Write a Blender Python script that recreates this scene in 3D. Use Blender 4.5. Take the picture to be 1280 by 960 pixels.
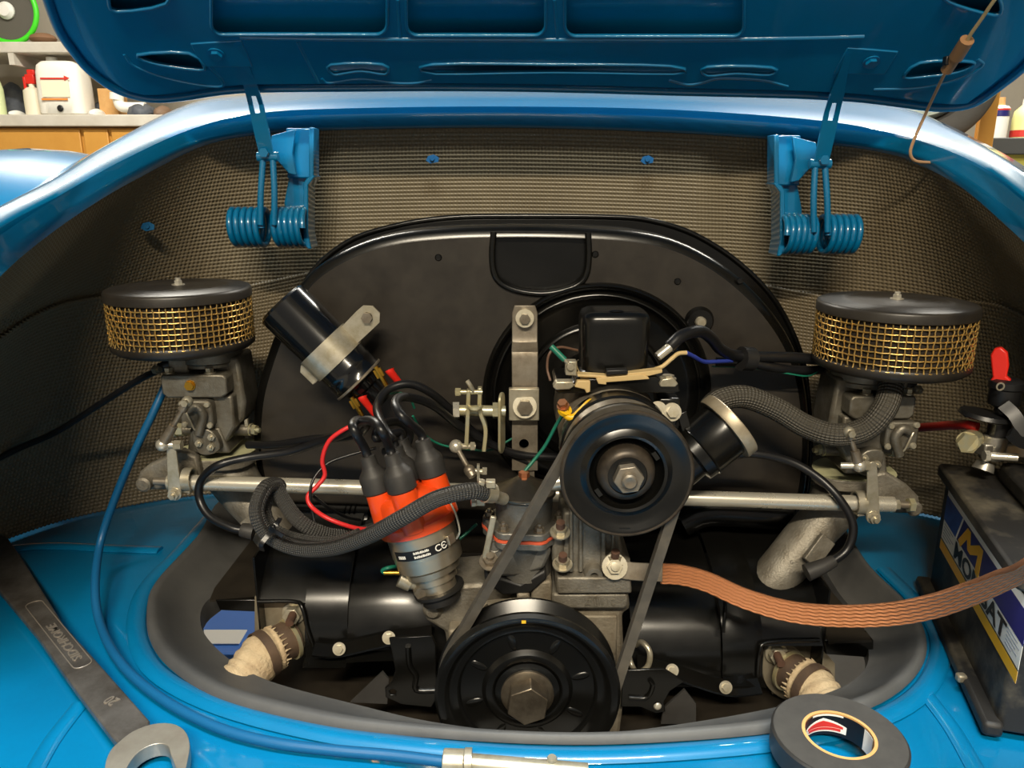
import bpy, math, random
from math import sin, cos, pi, sqrt, atan2, radians
from mathutils import Vector, Matrix, geometry
random.seed(7)
for o in list(bpy.data.objects):
    bpy.data.objects.remove(o)
SC = bpy.context.scene
COL = SC.collection
V = Vector

# ------------------------------------------------------------------ camera
F = 962.0
PITCH = radians(15.0)
CAM = V((0.0, 0.0, 0.93))
cam_d = bpy.data.cameras.new('camera')
cam = bpy.data.objects.new('camera', cam_d)
COL.objects.link(cam)
cam.location = CAM
cam.rotation_euler = (pi / 2 - PITCH, 0, 0)
cam_d.sensor_fit = 'HORIZONTAL'
cam_d.sensor_width = 36.0
cam_d.lens = 36.0 * F / 1280.0
cam_d.clip_start = 0.02
SC.camera = cam

# ------------------------------------------------------------------ world and exposure
wd = bpy.data.worlds.new('garage_air')
SC.world = wd
wd.use_nodes = True
wd.node_tree.nodes['Background'].inputs[0].default_value = (1.0, 0.95, 0.86, 1)
wd.node_tree.nodes['Background'].inputs[1].default_value = 0.2
SC.view_settings.view_transform = 'Standard'
SC.view_settings.look = 'None'
SC.view_settings.gamma = 1.0
SC.view_settings.use_curve_mapping = False
SC.view_settings.exposure = 0.2
try:
    SC.cycles.use_denoising = True
    SC.cycles.max_bounces = 8
    SC.cycles.caustics_reflective = False
    SC.cycles.caustics_refractive = False
except Exception:
    pass
# ceiling lamps of the garage, all above and outside the picture: (name, x, y, length along x, watts, colour)
LAMPS = [('ceiling_lamp_over_tail', 0.1, 0.02, 1.3, 42, (0.90, 0.98, 1.0)), ('ceiling_lamp_behind_viewer', -0.2, -1.9, 1.5, 100, (1.0, 0.88, 0.68)),
         ('ceiling_lamp_over_shelf', -1.6, 2.9, 1.5, 46, (1.0, 0.95, 0.84)), ('ceiling_lamp_over_wheel', 1.7, 2.7, 1.5, 46, (1.0, 0.95, 0.84))]
LAMP_Z = 2.75

# ------------------------------------------------------------------ picture measurements -> places
_up = V((0, sin(PITCH), cos(PITCH)))
_fw = V((0, cos(PITCH), -sin(PITCH)))
def ray(px, py):
    return _fw + V((1, 0, 0)) * ((px - 640) / F) + _up * ((480 - py) / F)
def W(px, py, Y):            # the point of that sight line in the upright plane y = Y
    d = ray(px, py)
    return CAM + d * (Y / d.y)
def Wz(px, py, z):           # the point of that sight line on the level z
    d = ray(px, py)
    return CAM + d * ((z - CAM.z) / d.z)
def mpp(py, Y):              # metres per pixel there
    return Y / ray(640, py).y / F
ZT = CAM.z - 0.48            # level of the engine tray

# ------------------------------------------------------------------ materials
def lin(c):
    return tuple(((x / 255) / 12.92 if x / 255 <= 0.04045 else ((x / 255 + 0.055) / 1.055) ** 2.4) for x in c)
MATS = {}
def mat(name, rgb, rough=0.5, metal=0.0, var=0.0, vscale=30.0, rgb2=None, coat=0.0, bump=0.0, bscale=200.0,
        spec=0.5, emit=None, trans=0.0, rvar=0.0, pattern=None, alpha=1.0):
    m = bpy.data.materials.new(name)
    m.use_nodes = True
    nt = m.node_tree
    N, L = nt.nodes, nt.links
    b = N['Principled BSDF']
    b.inputs['Base Color'].default_value = (*lin(rgb), 1)
    b.inputs['Roughness'].default_value = rough
    b.inputs['Metallic'].default_value = metal
    b.inputs['Specular IOR Level'].default_value = spec
    b.inputs['Coat Weight'].default_value = coat
    b.inputs['Coat Roughness'].default_value = 0.04
    b.inputs['Transmission Weight'].default_value = trans
    if emit:
        b.inputs['Emission Color'].default_value = (*lin(rgb), 1)
        b.inputs['Emission Strength'].default_value = emit
    tc = N.new('ShaderNodeTexCoord')
    if rgb2 is not None or rvar:
        n = N.new('ShaderNodeTexNoise')
        n.inputs['Scale'].default_value = vscale
        n.inputs['Detail'].default_value = 6
        n.inputs['Roughness'].default_value = 0.65
        L.new(tc.outputs['Object'], n.inputs['Vector'])
        r = N.new('ShaderNodeMapRange')
        r.inputs[1].default_value = 0.5 - 0.22 + var * 0.2
        r.inputs[2].default_value = 0.72
        L.new(n.outputs['Fac'], r.inputs[0])
        if rgb2 is not None:
            mx = N.new('ShaderNodeMix')
            mx.data_type = 'RGBA'
            mx.inputs[6].default_value = (*lin(rgb), 1)
            mx.inputs[7].default_value = (*lin(rgb2), 1)
            L.new(r.outputs[0], mx.inputs[0])
            L.new(mx.outputs[2], b.inputs['Base Color'])
        if rvar:
            mr = N.new('ShaderNodeMapRange')
            mr.inputs[3].default_value = max(0.02, rough - rvar)
            mr.inputs[4].default_value = min(1, rough + rvar)
            L.new(n.outputs['Fac'], mr.inputs[0])
            L.new(mr.outputs[0], b.inputs['Roughness'])
    if bump:
        n2 = N.new('ShaderNodeTexNoise')
        n2.inputs['Scale'].default_value = bscale
        n2.inputs['Detail'].default_value = 4
        L.new(tc.outputs['Object'], n2.inputs['Vector'])
        bp = N.new('ShaderNodeBump')
        bp.inputs['Strength'].default_value = bump
        bp.inputs['Distance'].default_value = 0.002
        L.new(n2.outputs['Fac'], bp.inputs['Height'])
        L.new(bp.outputs[0], b.inputs['Normal'])
    if pattern:
        pattern(nt, b, tc)
    MATS[name] = m
    return m
def nmath(nt, op, a, b=None):
    n = nt.nodes.new('ShaderNodeMath')
    n.operation = op
    for i, x in enumerate((a, b)):
        if x is None:
            continue
        if isinstance(x, (int, float)):
            n.inputs[i].default_value = x
        else:
            nt.links.new(x, n.inputs[i])
    return n.outputs[0]
def uvxy(nt, tc):
    s = nt.nodes.new('ShaderNodeSeparateXYZ')
    nt.links.new(tc.outputs['UV'], s.inputs[0])
    return s.outputs[0], s.outputs[1]
def add_bump(nt, b, h, strength, dist):
    bp = nt.nodes.new('ShaderNodeBump')
    bp.inputs['Strength'].default_value = strength
    bp.inputs['Distance'].default_value = dist
    nt.links.new(h, bp.inputs['Height'])
    nt.links.new(bp.outputs[0], b.inputs['Normal'])
def p_braid(turns, pitch):
    def f(nt, b, tc):
        u, v = uvxy(nt, tc)
        a = nmath(nt, 'ADD', nmath(nt, 'MULTIPLY', u, 2 * pi / pitch), nmath(nt, 'MULTIPLY', v, 2 * pi * turns))
        c = nmath(nt, 'SUBTRACT', nmath(nt, 'MULTIPLY', u, 2 * pi / pitch), nmath(nt, 'MULTIPLY', v, 2 * pi * turns))
        h = nmath(nt, 'ADD', nmath(nt, 'MULTIPLY', nmath(nt, 'MULTIPLY', nmath(nt, 'SINE', a), nmath(nt, 'SINE', c)), 0.5), 0.5)
        add_bump(nt, b, h, 1.0, 0.0016)
    return f

def p_strands():
    def f(nt, b, tc):
        u, v = uvxy(nt, tc)
        w = nmath(nt, 'MULTIPLY', nmath(nt, 'SINE', nmath(nt, 'MULTIPLY', u, 2 * pi / 0.011)), 0.7)
        h = nmath(nt, 'ADD', nmath(nt, 'MULTIPLY', nmath(nt, 'SINE', nmath(nt, 'ADD', nmath(nt, 'MULTIPLY', v, 2 * pi * 13), w)), 0.5), 0.5)
        add_bump(nt, b, h, 1.0, 0.0016)
    return f

BLUE = mat('blue_paint', (0, 112, 160), 0.36, coat=1.0, rgb2=(0, 102, 148), vscale=6, rvar=0.06, spec=0.35)
CREAM = mat('cream_paint', (198, 200, 180), 0.3, coat=1.0)
QUILT = mat('sound_deadening', (98, 87, 67), 0.4, rgb2=(114, 102, 80), vscale=7, spec=0.5)
TIN = mat('black_gloss_tin', (9, 9, 8), 0.24, rgb2=(15, 14, 12), vscale=14, rvar=0.08, spec=0.5)
TINM = mat('black_satin_tin', (32, 28, 24), 0.42, rgb2=(46, 41, 34), vscale=25, rvar=0.14)
RUBBER = mat('seal_rubber', (66, 66, 66), 0.6, rgb2=(84, 83, 81), vscale=9, var=0.3, bump=0.15, bscale=60)
RUB_D = mat('black_rubber', (19, 19, 20), 0.5, rgb2=(34, 33, 32), vscale=40)
BELT = mat('belt_rubber', (62, 58, 52), 0.7, rgb2=(86, 80, 70), vscale=60)
PLAST = mat('black_plastic', (22, 22, 23), 0.4)
CABLE = mat('black_cable', (20, 20, 22), 0.36)
ALU = mat('cast_aluminium', (142, 137, 126), 0.55, 0.55, rgb2=(98, 90, 76), vscale=38, bump=0.35, bscale=420, var=0.3)
ALUD = mat('dirty_aluminium', (150, 142, 126), 0.62, 0.35, rgb2=(98, 86, 68), vscale=30, bump=0.4, bscale=300, var=0.2)
CARB = mat('carburettor_zinc', (128, 124, 114), 0.45, 0.6, rgb2=(92, 84, 68), vscale=50, bump=0.2, bscale=500, var=0.3)
ZINC = mat('zinc_steel', (204, 198, 182), 0.34, 0.62, rgb2=(160, 150, 124), vscale=60, rvar=0.08)
STEEL = mat('worn_steel', (160, 152, 138), 0.42, 0.65, rgb2=(108, 96, 80), vscale=45, rvar=0.1)
YZINC = mat('yellow_zinc', (208, 192, 140), 0.34, 0.65, rgb2=(188, 190, 170), vscale=60)
POL = mat('polished_steel', (216, 210, 194), 0.28, 0.65, rvar=0.05)
STAIN = mat('stainless', (198, 186, 164), 0.32, 0.88, rvar=0.06, vscale=20)
BRASS = mat('brass', (205, 160, 62), 0.3, 1.0)
GOLD = mat('gold_wire', (214, 170, 88), 0.32, 0.9, rgb2=(236, 200, 130), vscale=40)
FILT = mat('filter_foam', (30, 22, 12), 0.9)
ORANGE = mat('orange_plastic', (226, 74, 22), 0.28, coat=0.4)
GASK = mat('orange_gasket', (216, 92, 58), 0.6)
RED = mat('red_plastic', (214, 38, 26), 0.4)
REDW = mat('red_wire', (214, 44, 46), 0.4)
YELW = mat('yellow_wire', (226, 178, 20), 0.4)
GRNW = mat('green_wire', (22, 106, 84), 0.4)
BLUW = mat('blue_wire', (48, 66, 160), 0.45)
TANW = mat('tan_wire', (196, 170, 120), 0.55)
BRNW = mat('brown_wire', (96, 70, 54), 0.5)
BLUT = mat('blue_tube', (14, 84, 128), 0.4)
COPPER = mat('copper_braid', (196, 128, 84), 0.5, 0.25, pattern=p_strands())
BRAID = mat('braided_hose', (66, 65, 63), 0.5, pattern=p_braid(13, 0.0055))
BRAIDB = mat('breather_hose', (70, 66, 58), 0.55, pattern=p_braid(13, 0.0075))
HEAT = mat('heat_wrap', (206, 186, 152), 0.9, rgb2=(168, 144, 112), vscale=60, bump=0.9, bscale=260)
RUST = mat('burnt_steel', (96, 82, 74), 0.55, 0.6, rgb2=(132, 108, 88), vscale=40)
GALV = mat('galvanised_plate', (176, 166, 146), 0.45, 0.6, rgb2=(136, 124, 102), vscale=30)
WRENCH = mat('drop_forged_steel', (128, 124, 120), 0.38, 0.6, rgb2=(76, 70, 64), vscale=26, rvar=0.12, bump=0.1, bscale=300)
WRJAW = mat('ground_steel', (176, 170, 158), 0.36, 0.6, rgb2=(150, 142, 130), vscale=30)
BATT = mat('battery_case', (28, 26, 24), 0.6, rgb2=(104, 96, 80), vscale=11, var=1.0)
TAPE = mat('pvc_tape', (36, 35, 34), 0.5, rgb2=(48, 46, 44), vscale=50)
TAPEF = mat('tape_side', (54, 52, 50), 0.6, rgb2=(68, 66, 62), vscale=50)
CARD = mat('cardboard', (206, 160, 100), 0.8, rgb2=(190, 142, 84), vscale=30)
WHITE = mat('white_print', (232, 230, 222), 0.5)
NAVY = mat('navy_print', (34, 34, 112), 0.4, rgb2=(30, 30, 96), vscale=20)
SKYP = mat('sky_print', (60, 96, 176), 0.4, rgb2=(30, 44, 120), vscale=60)
YELP = mat('yellow_print', (244, 182, 34), 0.45)
BLKP = mat('black_print', (16, 16, 18), 0.4)
REDP = mat('red_print', (204, 50, 40), 0.5)
GREYP = mat('grey_print', (150, 156, 170), 0.5)
EMBOSS = mat('worn_lettering', (170, 160, 148), 0.4, 0.7)

# ------------------------------------------------------------------ mesh helpers
def frame(o, z, x=None):
    z = V(z).normalized()
    x = V(x) if x is not None else (V((1, 0, 0)) if abs(z.x) < 0.9 else V((0, 0, 1)))
    y = z.cross(x).normalized()
    x = y.cross(z).normalized()
    m = Matrix(((x.x, y.x, z.x, o[0]), (x.y, y.y, z.y, o[1]), (x.z, y.z, z.z, o[2]), (0, 0, 0, 1)))
    return m
def catmull(pts, res=8, closed=False):
    pts = [V(p) for p in pts]
    n = len(pts)
    if n < 3 and not closed:
        return pts
    out = []
    for i in range(n if closed else n - 1):
        if closed:
            a, b, c, d = pts[(i - 1) % n], pts[i], pts[(i + 1) % n], pts[(i + 2) % n]
        else:
            b, c = pts[i], pts[i + 1]
            a = pts[i - 1] if i else b * 2 - c
            d = pts[i + 2] if i + 2 < n else c * 2 - b
        for k in range(res):
            t = k / res
            out.append(0.5 * (2 * b + (c - a) * t + (2 * a - 5 * b + 4 * c - d) * t * t + (3 * b - a - 3 * c + d) * t ** 3))
    if not closed:
        out.append(pts[-1])
    return out
def inpoly(p, poly):
    x, y = p[0], p[1]
    r = False
    j = len(poly) - 1
    for i in range(len(poly)):
        xi, yi = poly[i][0], poly[i][1]
        xj, yj = poly[j][0], poly[j][1]
        if (yi > y) != (yj > y) and x < (xj - xi) * (y - yi) / (yj - yi) + xi:
            r = not r
        j = i
    return r
def rrect(x0, y0, x1, y1, r, n=4):
    o = []
    for cx, cy, a0 in ((x1 - r, y1 - r, 0), (x0 + r, y1 - r, 90), (x0 + r, y0 + r, 180), (x1 - r, y0 + r, 270)):
        for k in range(n + 1):
            a = radians(a0 + 90 * k / n)
            o.append((cx + r * cos(a), cy + r * sin(a)))
    return o
def circ(cx, cy, r, n=24):
    return [(cx + r * cos(2 * pi * k / n), cy + r * sin(2 * pi * k / n)) for k in range(n)]
def hull2(c1, r1, c2, r2, n=10):     # outline of a link: two round ends joined by tangents
    (x1, y1), (x2, y2) = c1, c2
    d = sqrt((x2 - x1) ** 2 + (y2 - y1) ** 2)
    a = atan2(y2 - y1, x2 - x1)
    b = math.acos(max(-1, min(1, (r1 - r2) / d)))
    o = []
    for k in range(n + 1):
        t = a + b + (2 * pi - 2 * b) * k / n
        o.append((x1 + r1 * cos(t), y1 + r1 * sin(t)))
    for k in range(n + 1):
        t = a - b + 2 * b * k / n
        o.append((x2 + r2 * cos(t), y2 + r2 * sin(t)))
    return o
ORG = {}
class B:
    def __init__(s):
        s.v, s.f, s.uv = [], [], {}
    def add(s, vs, fs, M=None, uvs=None):
        k = len(s.v)
        for i, p in enumerate(vs):
            s.v.append((M @ V(p)) if M is not None else V(p))
            if uvs:
                s.uv[k + i] = uvs[i]
        s.f += [tuple(k + i for i in q) for q in fs]
        return s
    def box(s, c, d, M=None):
        x, y, z = d[0] / 2, d[1] / 2, d[2] / 2
        vs = [(c[0] + a * x, c[1] + b * y, c[2] + e * z) for a in (-1, 1) for b in (-1, 1) for e in (-1, 1)]
        return s.add(vs, [(0, 1, 3, 2), (4, 6, 7, 5), (0, 4, 5, 1), (2, 3, 7, 6), (0, 2, 6, 4), (1, 5, 7, 3)], M)
    def lathe(s, prof, M=None, seg=32, closed=False):
        vs, fs, rows = [], [], []
        for r, h in prof:
            if r < 1e-6:
                rows.append([len(vs)]); vs.append((0, 0, h))
            else:
                rows.append([len(vs) + k for k in range(seg)])
                vs += [(r * cos(2 * pi * k / seg), r * sin(2 * pi * k / seg), h) for k in range(seg)]
        pairs = list(zip(rows, rows[1:])) + ([(rows[-1], rows[0])] if closed else [])
        for a, b in pairs:
            for k in range(seg):
                j = (k + 1) % seg
                if len(a) == 1 and len(b) == 1:
                    break
                if len(a) == 1:
                    fs.append((a[0], b[k], b[j]))
                elif len(b) == 1:
                    fs.append((a[k], a[j], b[0]))
                else:
                    fs.append((a[k], a[j], b[j], b[k]))
        return s.add(vs, fs, M)
    def cyl(s, p0, p1, r, r1=None, seg=20):
        p0, p1 = V(p0), V(p1)
        r1 = r if r1 is None else r1
        return s.lathe([(0, 0), (r, 0), (r1, (p1 - p0).length), (0, (p1 - p0).length)], frame(p0, p1 - p0), seg)
    def ball(s, c, r, seg=16, sc=(1, 1, 1)):
        n = seg // 2
        pr = [(0 if i in (0, n) else r * sin(pi * i / n), -r * cos(pi * i / n)) for i in range(n + 1)]
        return s.lathe(pr, Matrix.Translation(V(c)) @ Matrix.Diagonal((*sc, 1)), seg)
    def tube(s, pts, r, seg=10, res=6, closed=False, caps=True, flat=None, up=None):
        P = catmull(pts, res, closed) if res > 1 else [V(p) for p in pts]
        n = len(P)
        rad = (lambda t: r) if not callable(r) else r
        T = []
        for i in range(n):
            a = P[(i - 1) % n] if (closed or i) else P[0]
            c = P[(i + 1) % n] if (closed or i < n - 1) else P[-1]
            T.append((c - a).normalized())
        x = V(up) if up is not None else (V((0, 0, 1)) if abs(T[0].z) < 0.9 else V((1, 0, 0)))
        vs, fs, uvs = [], [], []
        L = 0
        for i in range(n):
            if up is not None:
                x = V(up)
            x = (x - T[i] * x.dot(T[i])).normalized()
            y = T[i].cross(x)
            if i:
                L += (P[i] - P[i - 1]).length
            rr = rad(i / max(1, n - 1))
            for k in range(seg):
                a = 2 * pi * k / seg
                ca, sa = cos(a), sin(a)
                if flat:
                    vs.append(P[i] + x * (ca * flat[0]) + y * (sa * flat[1]))
                else:
                    vs.append(P[i] + (x * ca + y * sa) * rr)
                uvs.append((L, abs(2 * k / seg - 1) if False else k / seg))
        m = n if closed else n - 1
        for i in range(m):
            j = (i + 1) % n
            for k in range(seg):
                q = (k + 1) % seg
                fs.append((i * seg + k, i * seg + q, j * seg + q, j * seg + k))
        if caps and not closed:
            fs.append(tuple(range(seg - 1, -1, -1)))
            fs.append(tuple((n - 1) * seg + k for k in range(seg)))
        return s.add(vs, fs, None, uvs)
    def prism(s, poly, h0, h1, M=None, holes=()):
        loops = [[V((p[0], p[1], 0)) for p in poly]] + [[V((p[0], p[1], 0)) for p in h] for h in holes]
        flat = [p for l in loops for p in l]
        n = len(flat)
        vs = [(p.x, p.y, h0) for p in flat] + [(p.x, p.y, h1) for p in flat]
        fs = []
        if holes:
            for t in geometry.tessellate_polygon(loops):
                fs.append(tuple(reversed(t)))
                fs.append(tuple(i + n for i in t))
        else:
            fs.append(tuple(range(n - 1, -1, -1)))
            fs.append(tuple(range(n, 2 * n)))
        k = 0
        for l in loops:
            m = len(l)
            for i in range(m):
                j = (i + 1) % m
                fs.append((k + i, k + j, n + k + j, n + k + i))
            k += m
        return s.add(vs, fs, M)
    def loft(s, rows, closed=False, uv=False):
        n = len(rows[0])
        vs = [V(p) for r in rows for p in r]
        fs, uvs = [], None
        for i in range(len(rows) - 1):
            for k in range(n if closed else n - 1):
                j = (k + 1) % n
                fs.append((i * n + k, i * n + j, (i + 1) * n + j, (i + 1) * n + k))
        if uv:
            uvs = [(0, 0)] * len(vs)
            U = [0.0]
            mid = rows[len(rows) // 2]
            for k in range(1, n):
                U.append(U[-1] + (V(mid[k]) - V(mid[k - 1])).length)
            for k in range(n):
                vv = 0
                for i in range(len(rows)):
                    if i:
                        vv += (V(rows[i][k]) - V(rows[i - 1][k])).length
                    uvs[i * n + k] = (U[k], vv)
        return s.add(vs, fs, None, uvs)
    def plate(s, outer, holes, step, mp, thick):   # sheet with holes following a curved surface mp(u, v, h)
        pts = []
        edges = []
        for l in [outer] + list(holes):
            k = len(pts)
            pts += [V((p[0], p[1])) for p in l]
            edges += [(k + i, k + (i + 1) % len(l)) for i in range(len(l))]
        x0 = min(p[0] for p in outer); x1 = max(p[0] for p in outer)
        y0 = min(p[1] for p in outer); y1 = max(p[1] for p in outer)
        nb = len(pts)
        yy = y0 + step / 2
        while yy < y1:
            xx = x0 + step / 2
            while xx < x1:
                if inpoly((xx, yy), outer) and not any(inpoly((xx, yy), h) for h in holes):
                    pts.append(V((xx, yy)))
                xx += step
            yy += step
        r = geometry.delaunay_2d_cdt(pts, edges, [], 0, 1e-6)
        P, tri = r[0], r[2]
        orig = r[3]
        keep = []
        for t in tri:
            c = (sum(P[i].x for i in t) / len(t), sum(P[i].y for i in t) / len(t))
            if inpoly(c, outer) and not any(inpoly(c, h) for h in holes):
                keep.append(t)
        n = len(P)
        vs = [mp(p.x, p.y, 0) for p in P] + [mp(p.x, p.y, thick) for p in P]
        fs = [tuple(reversed(t)) for t in keep] + [tuple(i + n for i in t) for t in keep]
        ec = {}
        for t in keep:
            for i in range(len(t)):
                a, b = t[i], t[(i + 1) % len(t)]
                if (b, a) in ec:
                    del ec[(b, a)]
                else:
                    ec[(a, b)] = 1
        fs += [(a, b, b + n, a + n) for a, b in ec]
        return s.add(vs, fs)
    def hex(s, p, d, r, h, shaft=0, washer=0, x=None):
        M = frame(p, d, x)
        hx = [(r * cos(pi / 3 * k), r * sin(pi / 3 * k)) for k in range(6)]
        z = 0
        if washer:
            s.lathe([(0, 0), (washer, 0), (washer, r * 0.22), (0, r * 0.22)], M, 20)
            z = r * 0.22
        s.prism(hx, z, z + h, M)
        if shaft:
            s.lathe([(shaft, z + h), (shaft, z + h * 1.7), (0, z + h * 1.75)], M, 12)
        return s
    def build(s, name, m, parent=None, bevel=0, ang=38, seg=2, sub=0, kind=None, label=None):
        xs = [p.x for p in s.v]; ys = [p.y for p in s.v]; zs = [p.z for p in s.v]
        c = V(((min(xs) + max(xs)) / 2, (min(ys) + max(ys)) / 2, (min(zs) + max(zs)) / 2))
        me = bpy.data.meshes.new(name)
        me.from_pydata([tuple(p - c) for p in s.v], [], s.f)
        if s.uv:
            ul = me.uv_layers.new(name='UVMap')
            for l in me.loops:
                ul.data[l.index].uv = s.uv.get(l.vertex_index, (0, 0))
        me.validate()
        import bmesh
        bm = bmesh.new(); bm.from_mesh(me)
        bmesh.ops.recalc_face_normals(bm, faces=bm.faces)
        bm.to_mesh(me); bm.free()
        me.shade_smooth()
        me.set_sharp_from_angle(angle=radians(ang))
        me.materials.append(m)
        o = bpy.data.objects.new(name, me)
        COL.objects.link(o)
        if parent is not None:
            o.parent = parent
            o.location = c - ORG[parent]
        else:
            o.location = c
        ORG[o] = c
        if bevel:
            md = o.modifiers.new('bevel', 'BEVEL')
            md.width = bevel; md.segments = seg; md.limit_method = 'ANGLE'; md.angle_limit = radians(40)
            md.harden_normals = False
        if sub:
            md = o.modifiers.new('sub', 'SUBSURF'); md.levels = sub; md.render_levels = sub
        if kind:
            o['kind'] = kind
        if label:
            o['label'] = label
        return o
def tag(o, label, cat, group=None):
    o['label'] = label
    o['category'] = cat
    if group:
        o['group'] = group
    return o
def thing(name, label, cat, loc, group=None):
    o = bpy.data.objects.new(name, None)
    o.empty_display_size = 0.02
    COL.objects.link(o)
    o.location = V(loc)
    ORG[o] = V(loc)
    return tag(o, label, cat, group)
def struct(o):
    o['kind'] = 'structure'
    return o
FONTS = {}
def text_mesh(txt, size, M, depth, name, m, parent, bold=0.0, sx=1.0, align='CENTER'):
    cu = bpy.data.curves.new('txt', 'FONT')
    cu.body = txt
    cu.size = size
    cu.extrude = depth
    cu.offset = bold
    cu.align_x = align
    cu.align_y = 'CENTER'
    cu.resolution_u = 3
    t = bpy.data.objects.new('txt', cu)
    COL.objects.link(t)
    bpy.context.view_layer.update()
    me = bpy.data.meshes.new_from_object(t.evaluated_get(bpy.context.evaluated_depsgraph_get()))
    bpy.data.objects.remove(t)
    b = B()
    b.add([V((v.co.x * sx, v.co.y, v.co.z)) for v in me.vertices], [tuple(p.vertices) for p in me.polygons], M)
    bpy.data.meshes.remove(me)
    return b.build(name, m, parent)

# ================================================================== the garage
GREYW = mat('garage_wall_paint', (176, 168, 152), 0.8, rgb2=(160, 152, 138), vscale=2)
FLOORM = mat('garage_concrete', (112, 110, 106), 0.7, rgb2=(92, 90, 86), vscale=4, bump=0.1, bscale=60)
CEILM = mat('garage_ceiling', (206, 202, 192), 0.85)
b = B(); b.box((0, 1.2, -0.03), (7.4, 8.2, 0.06)); struct(b.build('floor', FLOORM))
b = B(); b.box((0, 5.12, 1.5), (7.4, 0.12, 3.0)); struct(b.build('wall_back', GREYW))
b = B(); b.box((-3.7, 1.2, 1.5), (0.12, 8.2, 3.0)); struct(b.build('wall_left', GREYW))
b = B(); b.box((3.7, 1.2, 1.5), (0.12, 8.2, 3.0)); struct(b.build('wall_right', GREYW))
b = B(); b.box((0, 1.2, 3.03), (7.4, 8.2, 0.06)); struct(b.build('ceiling', CEILM))
LAMPM = mat('lamp_white_metal', (225, 225, 220), 0.4)
TUBEM = mat('fluorescent_tube', (255, 246, 226), 0.4, emit=9.0)
_lamp_lab = ['white twin tube ceiling lamp above the open engine lid', 'white twin tube ceiling lamp in the bay behind the car tail',
             'white twin tube ceiling lamp above the tool shelf', 'white twin tube ceiling lamp above the stored wheel']
for i, (lname, x, y, l, wt, lc) in enumerate(LAMPS):
    t = thing(lname + '_offscreen', _lamp_lab[i], 'lamp', (x, y, 3.0))
    b = B(); b.box((x, y, 2.96), (l, 0.2, 0.08)); hs = b.build('housing', LAMPM, t, bevel=0.006)
    for dy in (-0.05, 0.05):
        b = B(); b.cyl((x - l / 2 + 0.03, y + dy, 2.89), (x + l / 2 - 0.03, y + dy, 2.89), 0.014, seg=12)
        for e in (-1, 1):
            b2 = B(); b2.box((x + e * (l / 2 - 0.02), y + dy, 2.9), (0.02, 0.03, 0.05)); b2.build('tube_holder', LAMPM, hs)
        b.build(('near' if dy < 0 else 'far') + '_tube_' + lname + '_offscreen', TUBEM, t)
    ld = bpy.data.lights.new(lname + '_light_offscreen', 'AREA')
    ld.shape = 'RECTANGLE'; ld.size = l; ld.size_y = 0.18
    ld.energy = wt * 2.0
    ld.color = lc
    lo = bpy.data.objects.new(lname + '_light_offscreen', ld)
    COL.objects.link(lo)
    lo.parent = t
    lo.location = (0, 0, 2.85 - 3.0)

# ================================================================== car body round the engine bay
ST = [  # A = edge between skin and gutter, U = top of the skin, I = inner lip, depth of A, extra depth of U
    ((-170, 430), (-185, 400), (-140, 455), .58, .02), ((-80, 345), (-90, 310), (-65, 380), .68, .02),
    ((0, 285), (-4, 260), (0, 319), .78, .03), ((75, 244), (66, 224), (75, 264), .86, .04),
    ((150, 202), (132, 182), (150, 220), .95, .05), ((240, 161), (238, 129), (240, 178), 1.03, .10),
    ((326, 141), (322, 117), (326, 162), 1.075, .16), ((450, 135), (450, 106), (450, 157), 1.10, .19),
    ((640, 133), (640, 104), (640, 155), 1.11, .20), ((840, 137), (840, 106), (840, 161), 1.10, .20),
    ((1029, 151), (1046, 120), (1029, 174), 1.06, .17), ((1136, 172), (1130, 134), (1136, 190), 1.0, .12),
    ((1218, 203), (1190, 161), (1212, 222), .92, .09), ((1280, 247), (1245, 192), (1280, 276), .84, .07),
    ((1350, 310), (1310, 240), (1350, 342), .75, .05), ((1440, 400), (1400, 330), (1440, 440), .62, .04)]
cA = [W(*s[0], s[3]) for s in ST]
cU = [W(*s[1], s[3] + s[4] * 1.5) for s in ST]
cI = [W(*s[2], s[3] - 0.012) for s in ST]
RA, RU, RI = (catmull(c, 6) for c in (cA, cU, cI))
NS = len(RA)
car = thing('classic_car', 'blue classic car tail with its engine bay open', 'car', (0, 0.9, 0.0))
# skin above the opening, rolling over towards the rear window
rows = []
top = []
for k in range(NS):
    a, u = RA[k], RU[k]
    top.append((a, u))
rows.append([a + V((0, .012, -.012)) for a, u in top])
rows.append([a for a, u in top])
rows.append([a.lerp(u, .08) + V((0, 0, .004)) for a, u in top])
for t, h in ((.3, .004), (.55, .006), (.8, .004), (1, 0)):
    rows.append([a.lerp(u, t) + V((0, 0, h)) for a, u in top])
rows.append([u + V((u.x * .12, .05 + .1 * max(0, 1 - abs(u.x) / .6), -.012)) for a, u in top])
rows.append([u + V((u.x * .3, .12 + .2 * max(0, 1 - abs(u.x) / .6), -.09)) for a, u in top])
b = B(); b.loft(rows); sk = b.build('rear_skin', BLUE, car, ang=60)
# blue gutter lip: falls from the skin into a channel, rises to a bead, turns in under the insulation
rows = [[p + V((0, .012, -.012)) for p in RA], RA]
prof = ((.10, -.004, .004), (.22, -.012, .010), (.42, -.016, .012), (.54, -.012, .008), (.62, .002, -.004), (.70, .007, -.009), (.78, .003, -.006), (.86, -.002, .0), (1.0, -.003, .004))
for t, dz, dy in prof:
    rows.append([RA[k].lerp(RI[k], t) + V((0, dy, dz)) for k in range(NS)])
rows.append([p + V((0, .03, -.006)) for p in RI])
b = B(); b.loft(rows); b.build('gutter_lip', BLUE, car, ang=60)
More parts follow.
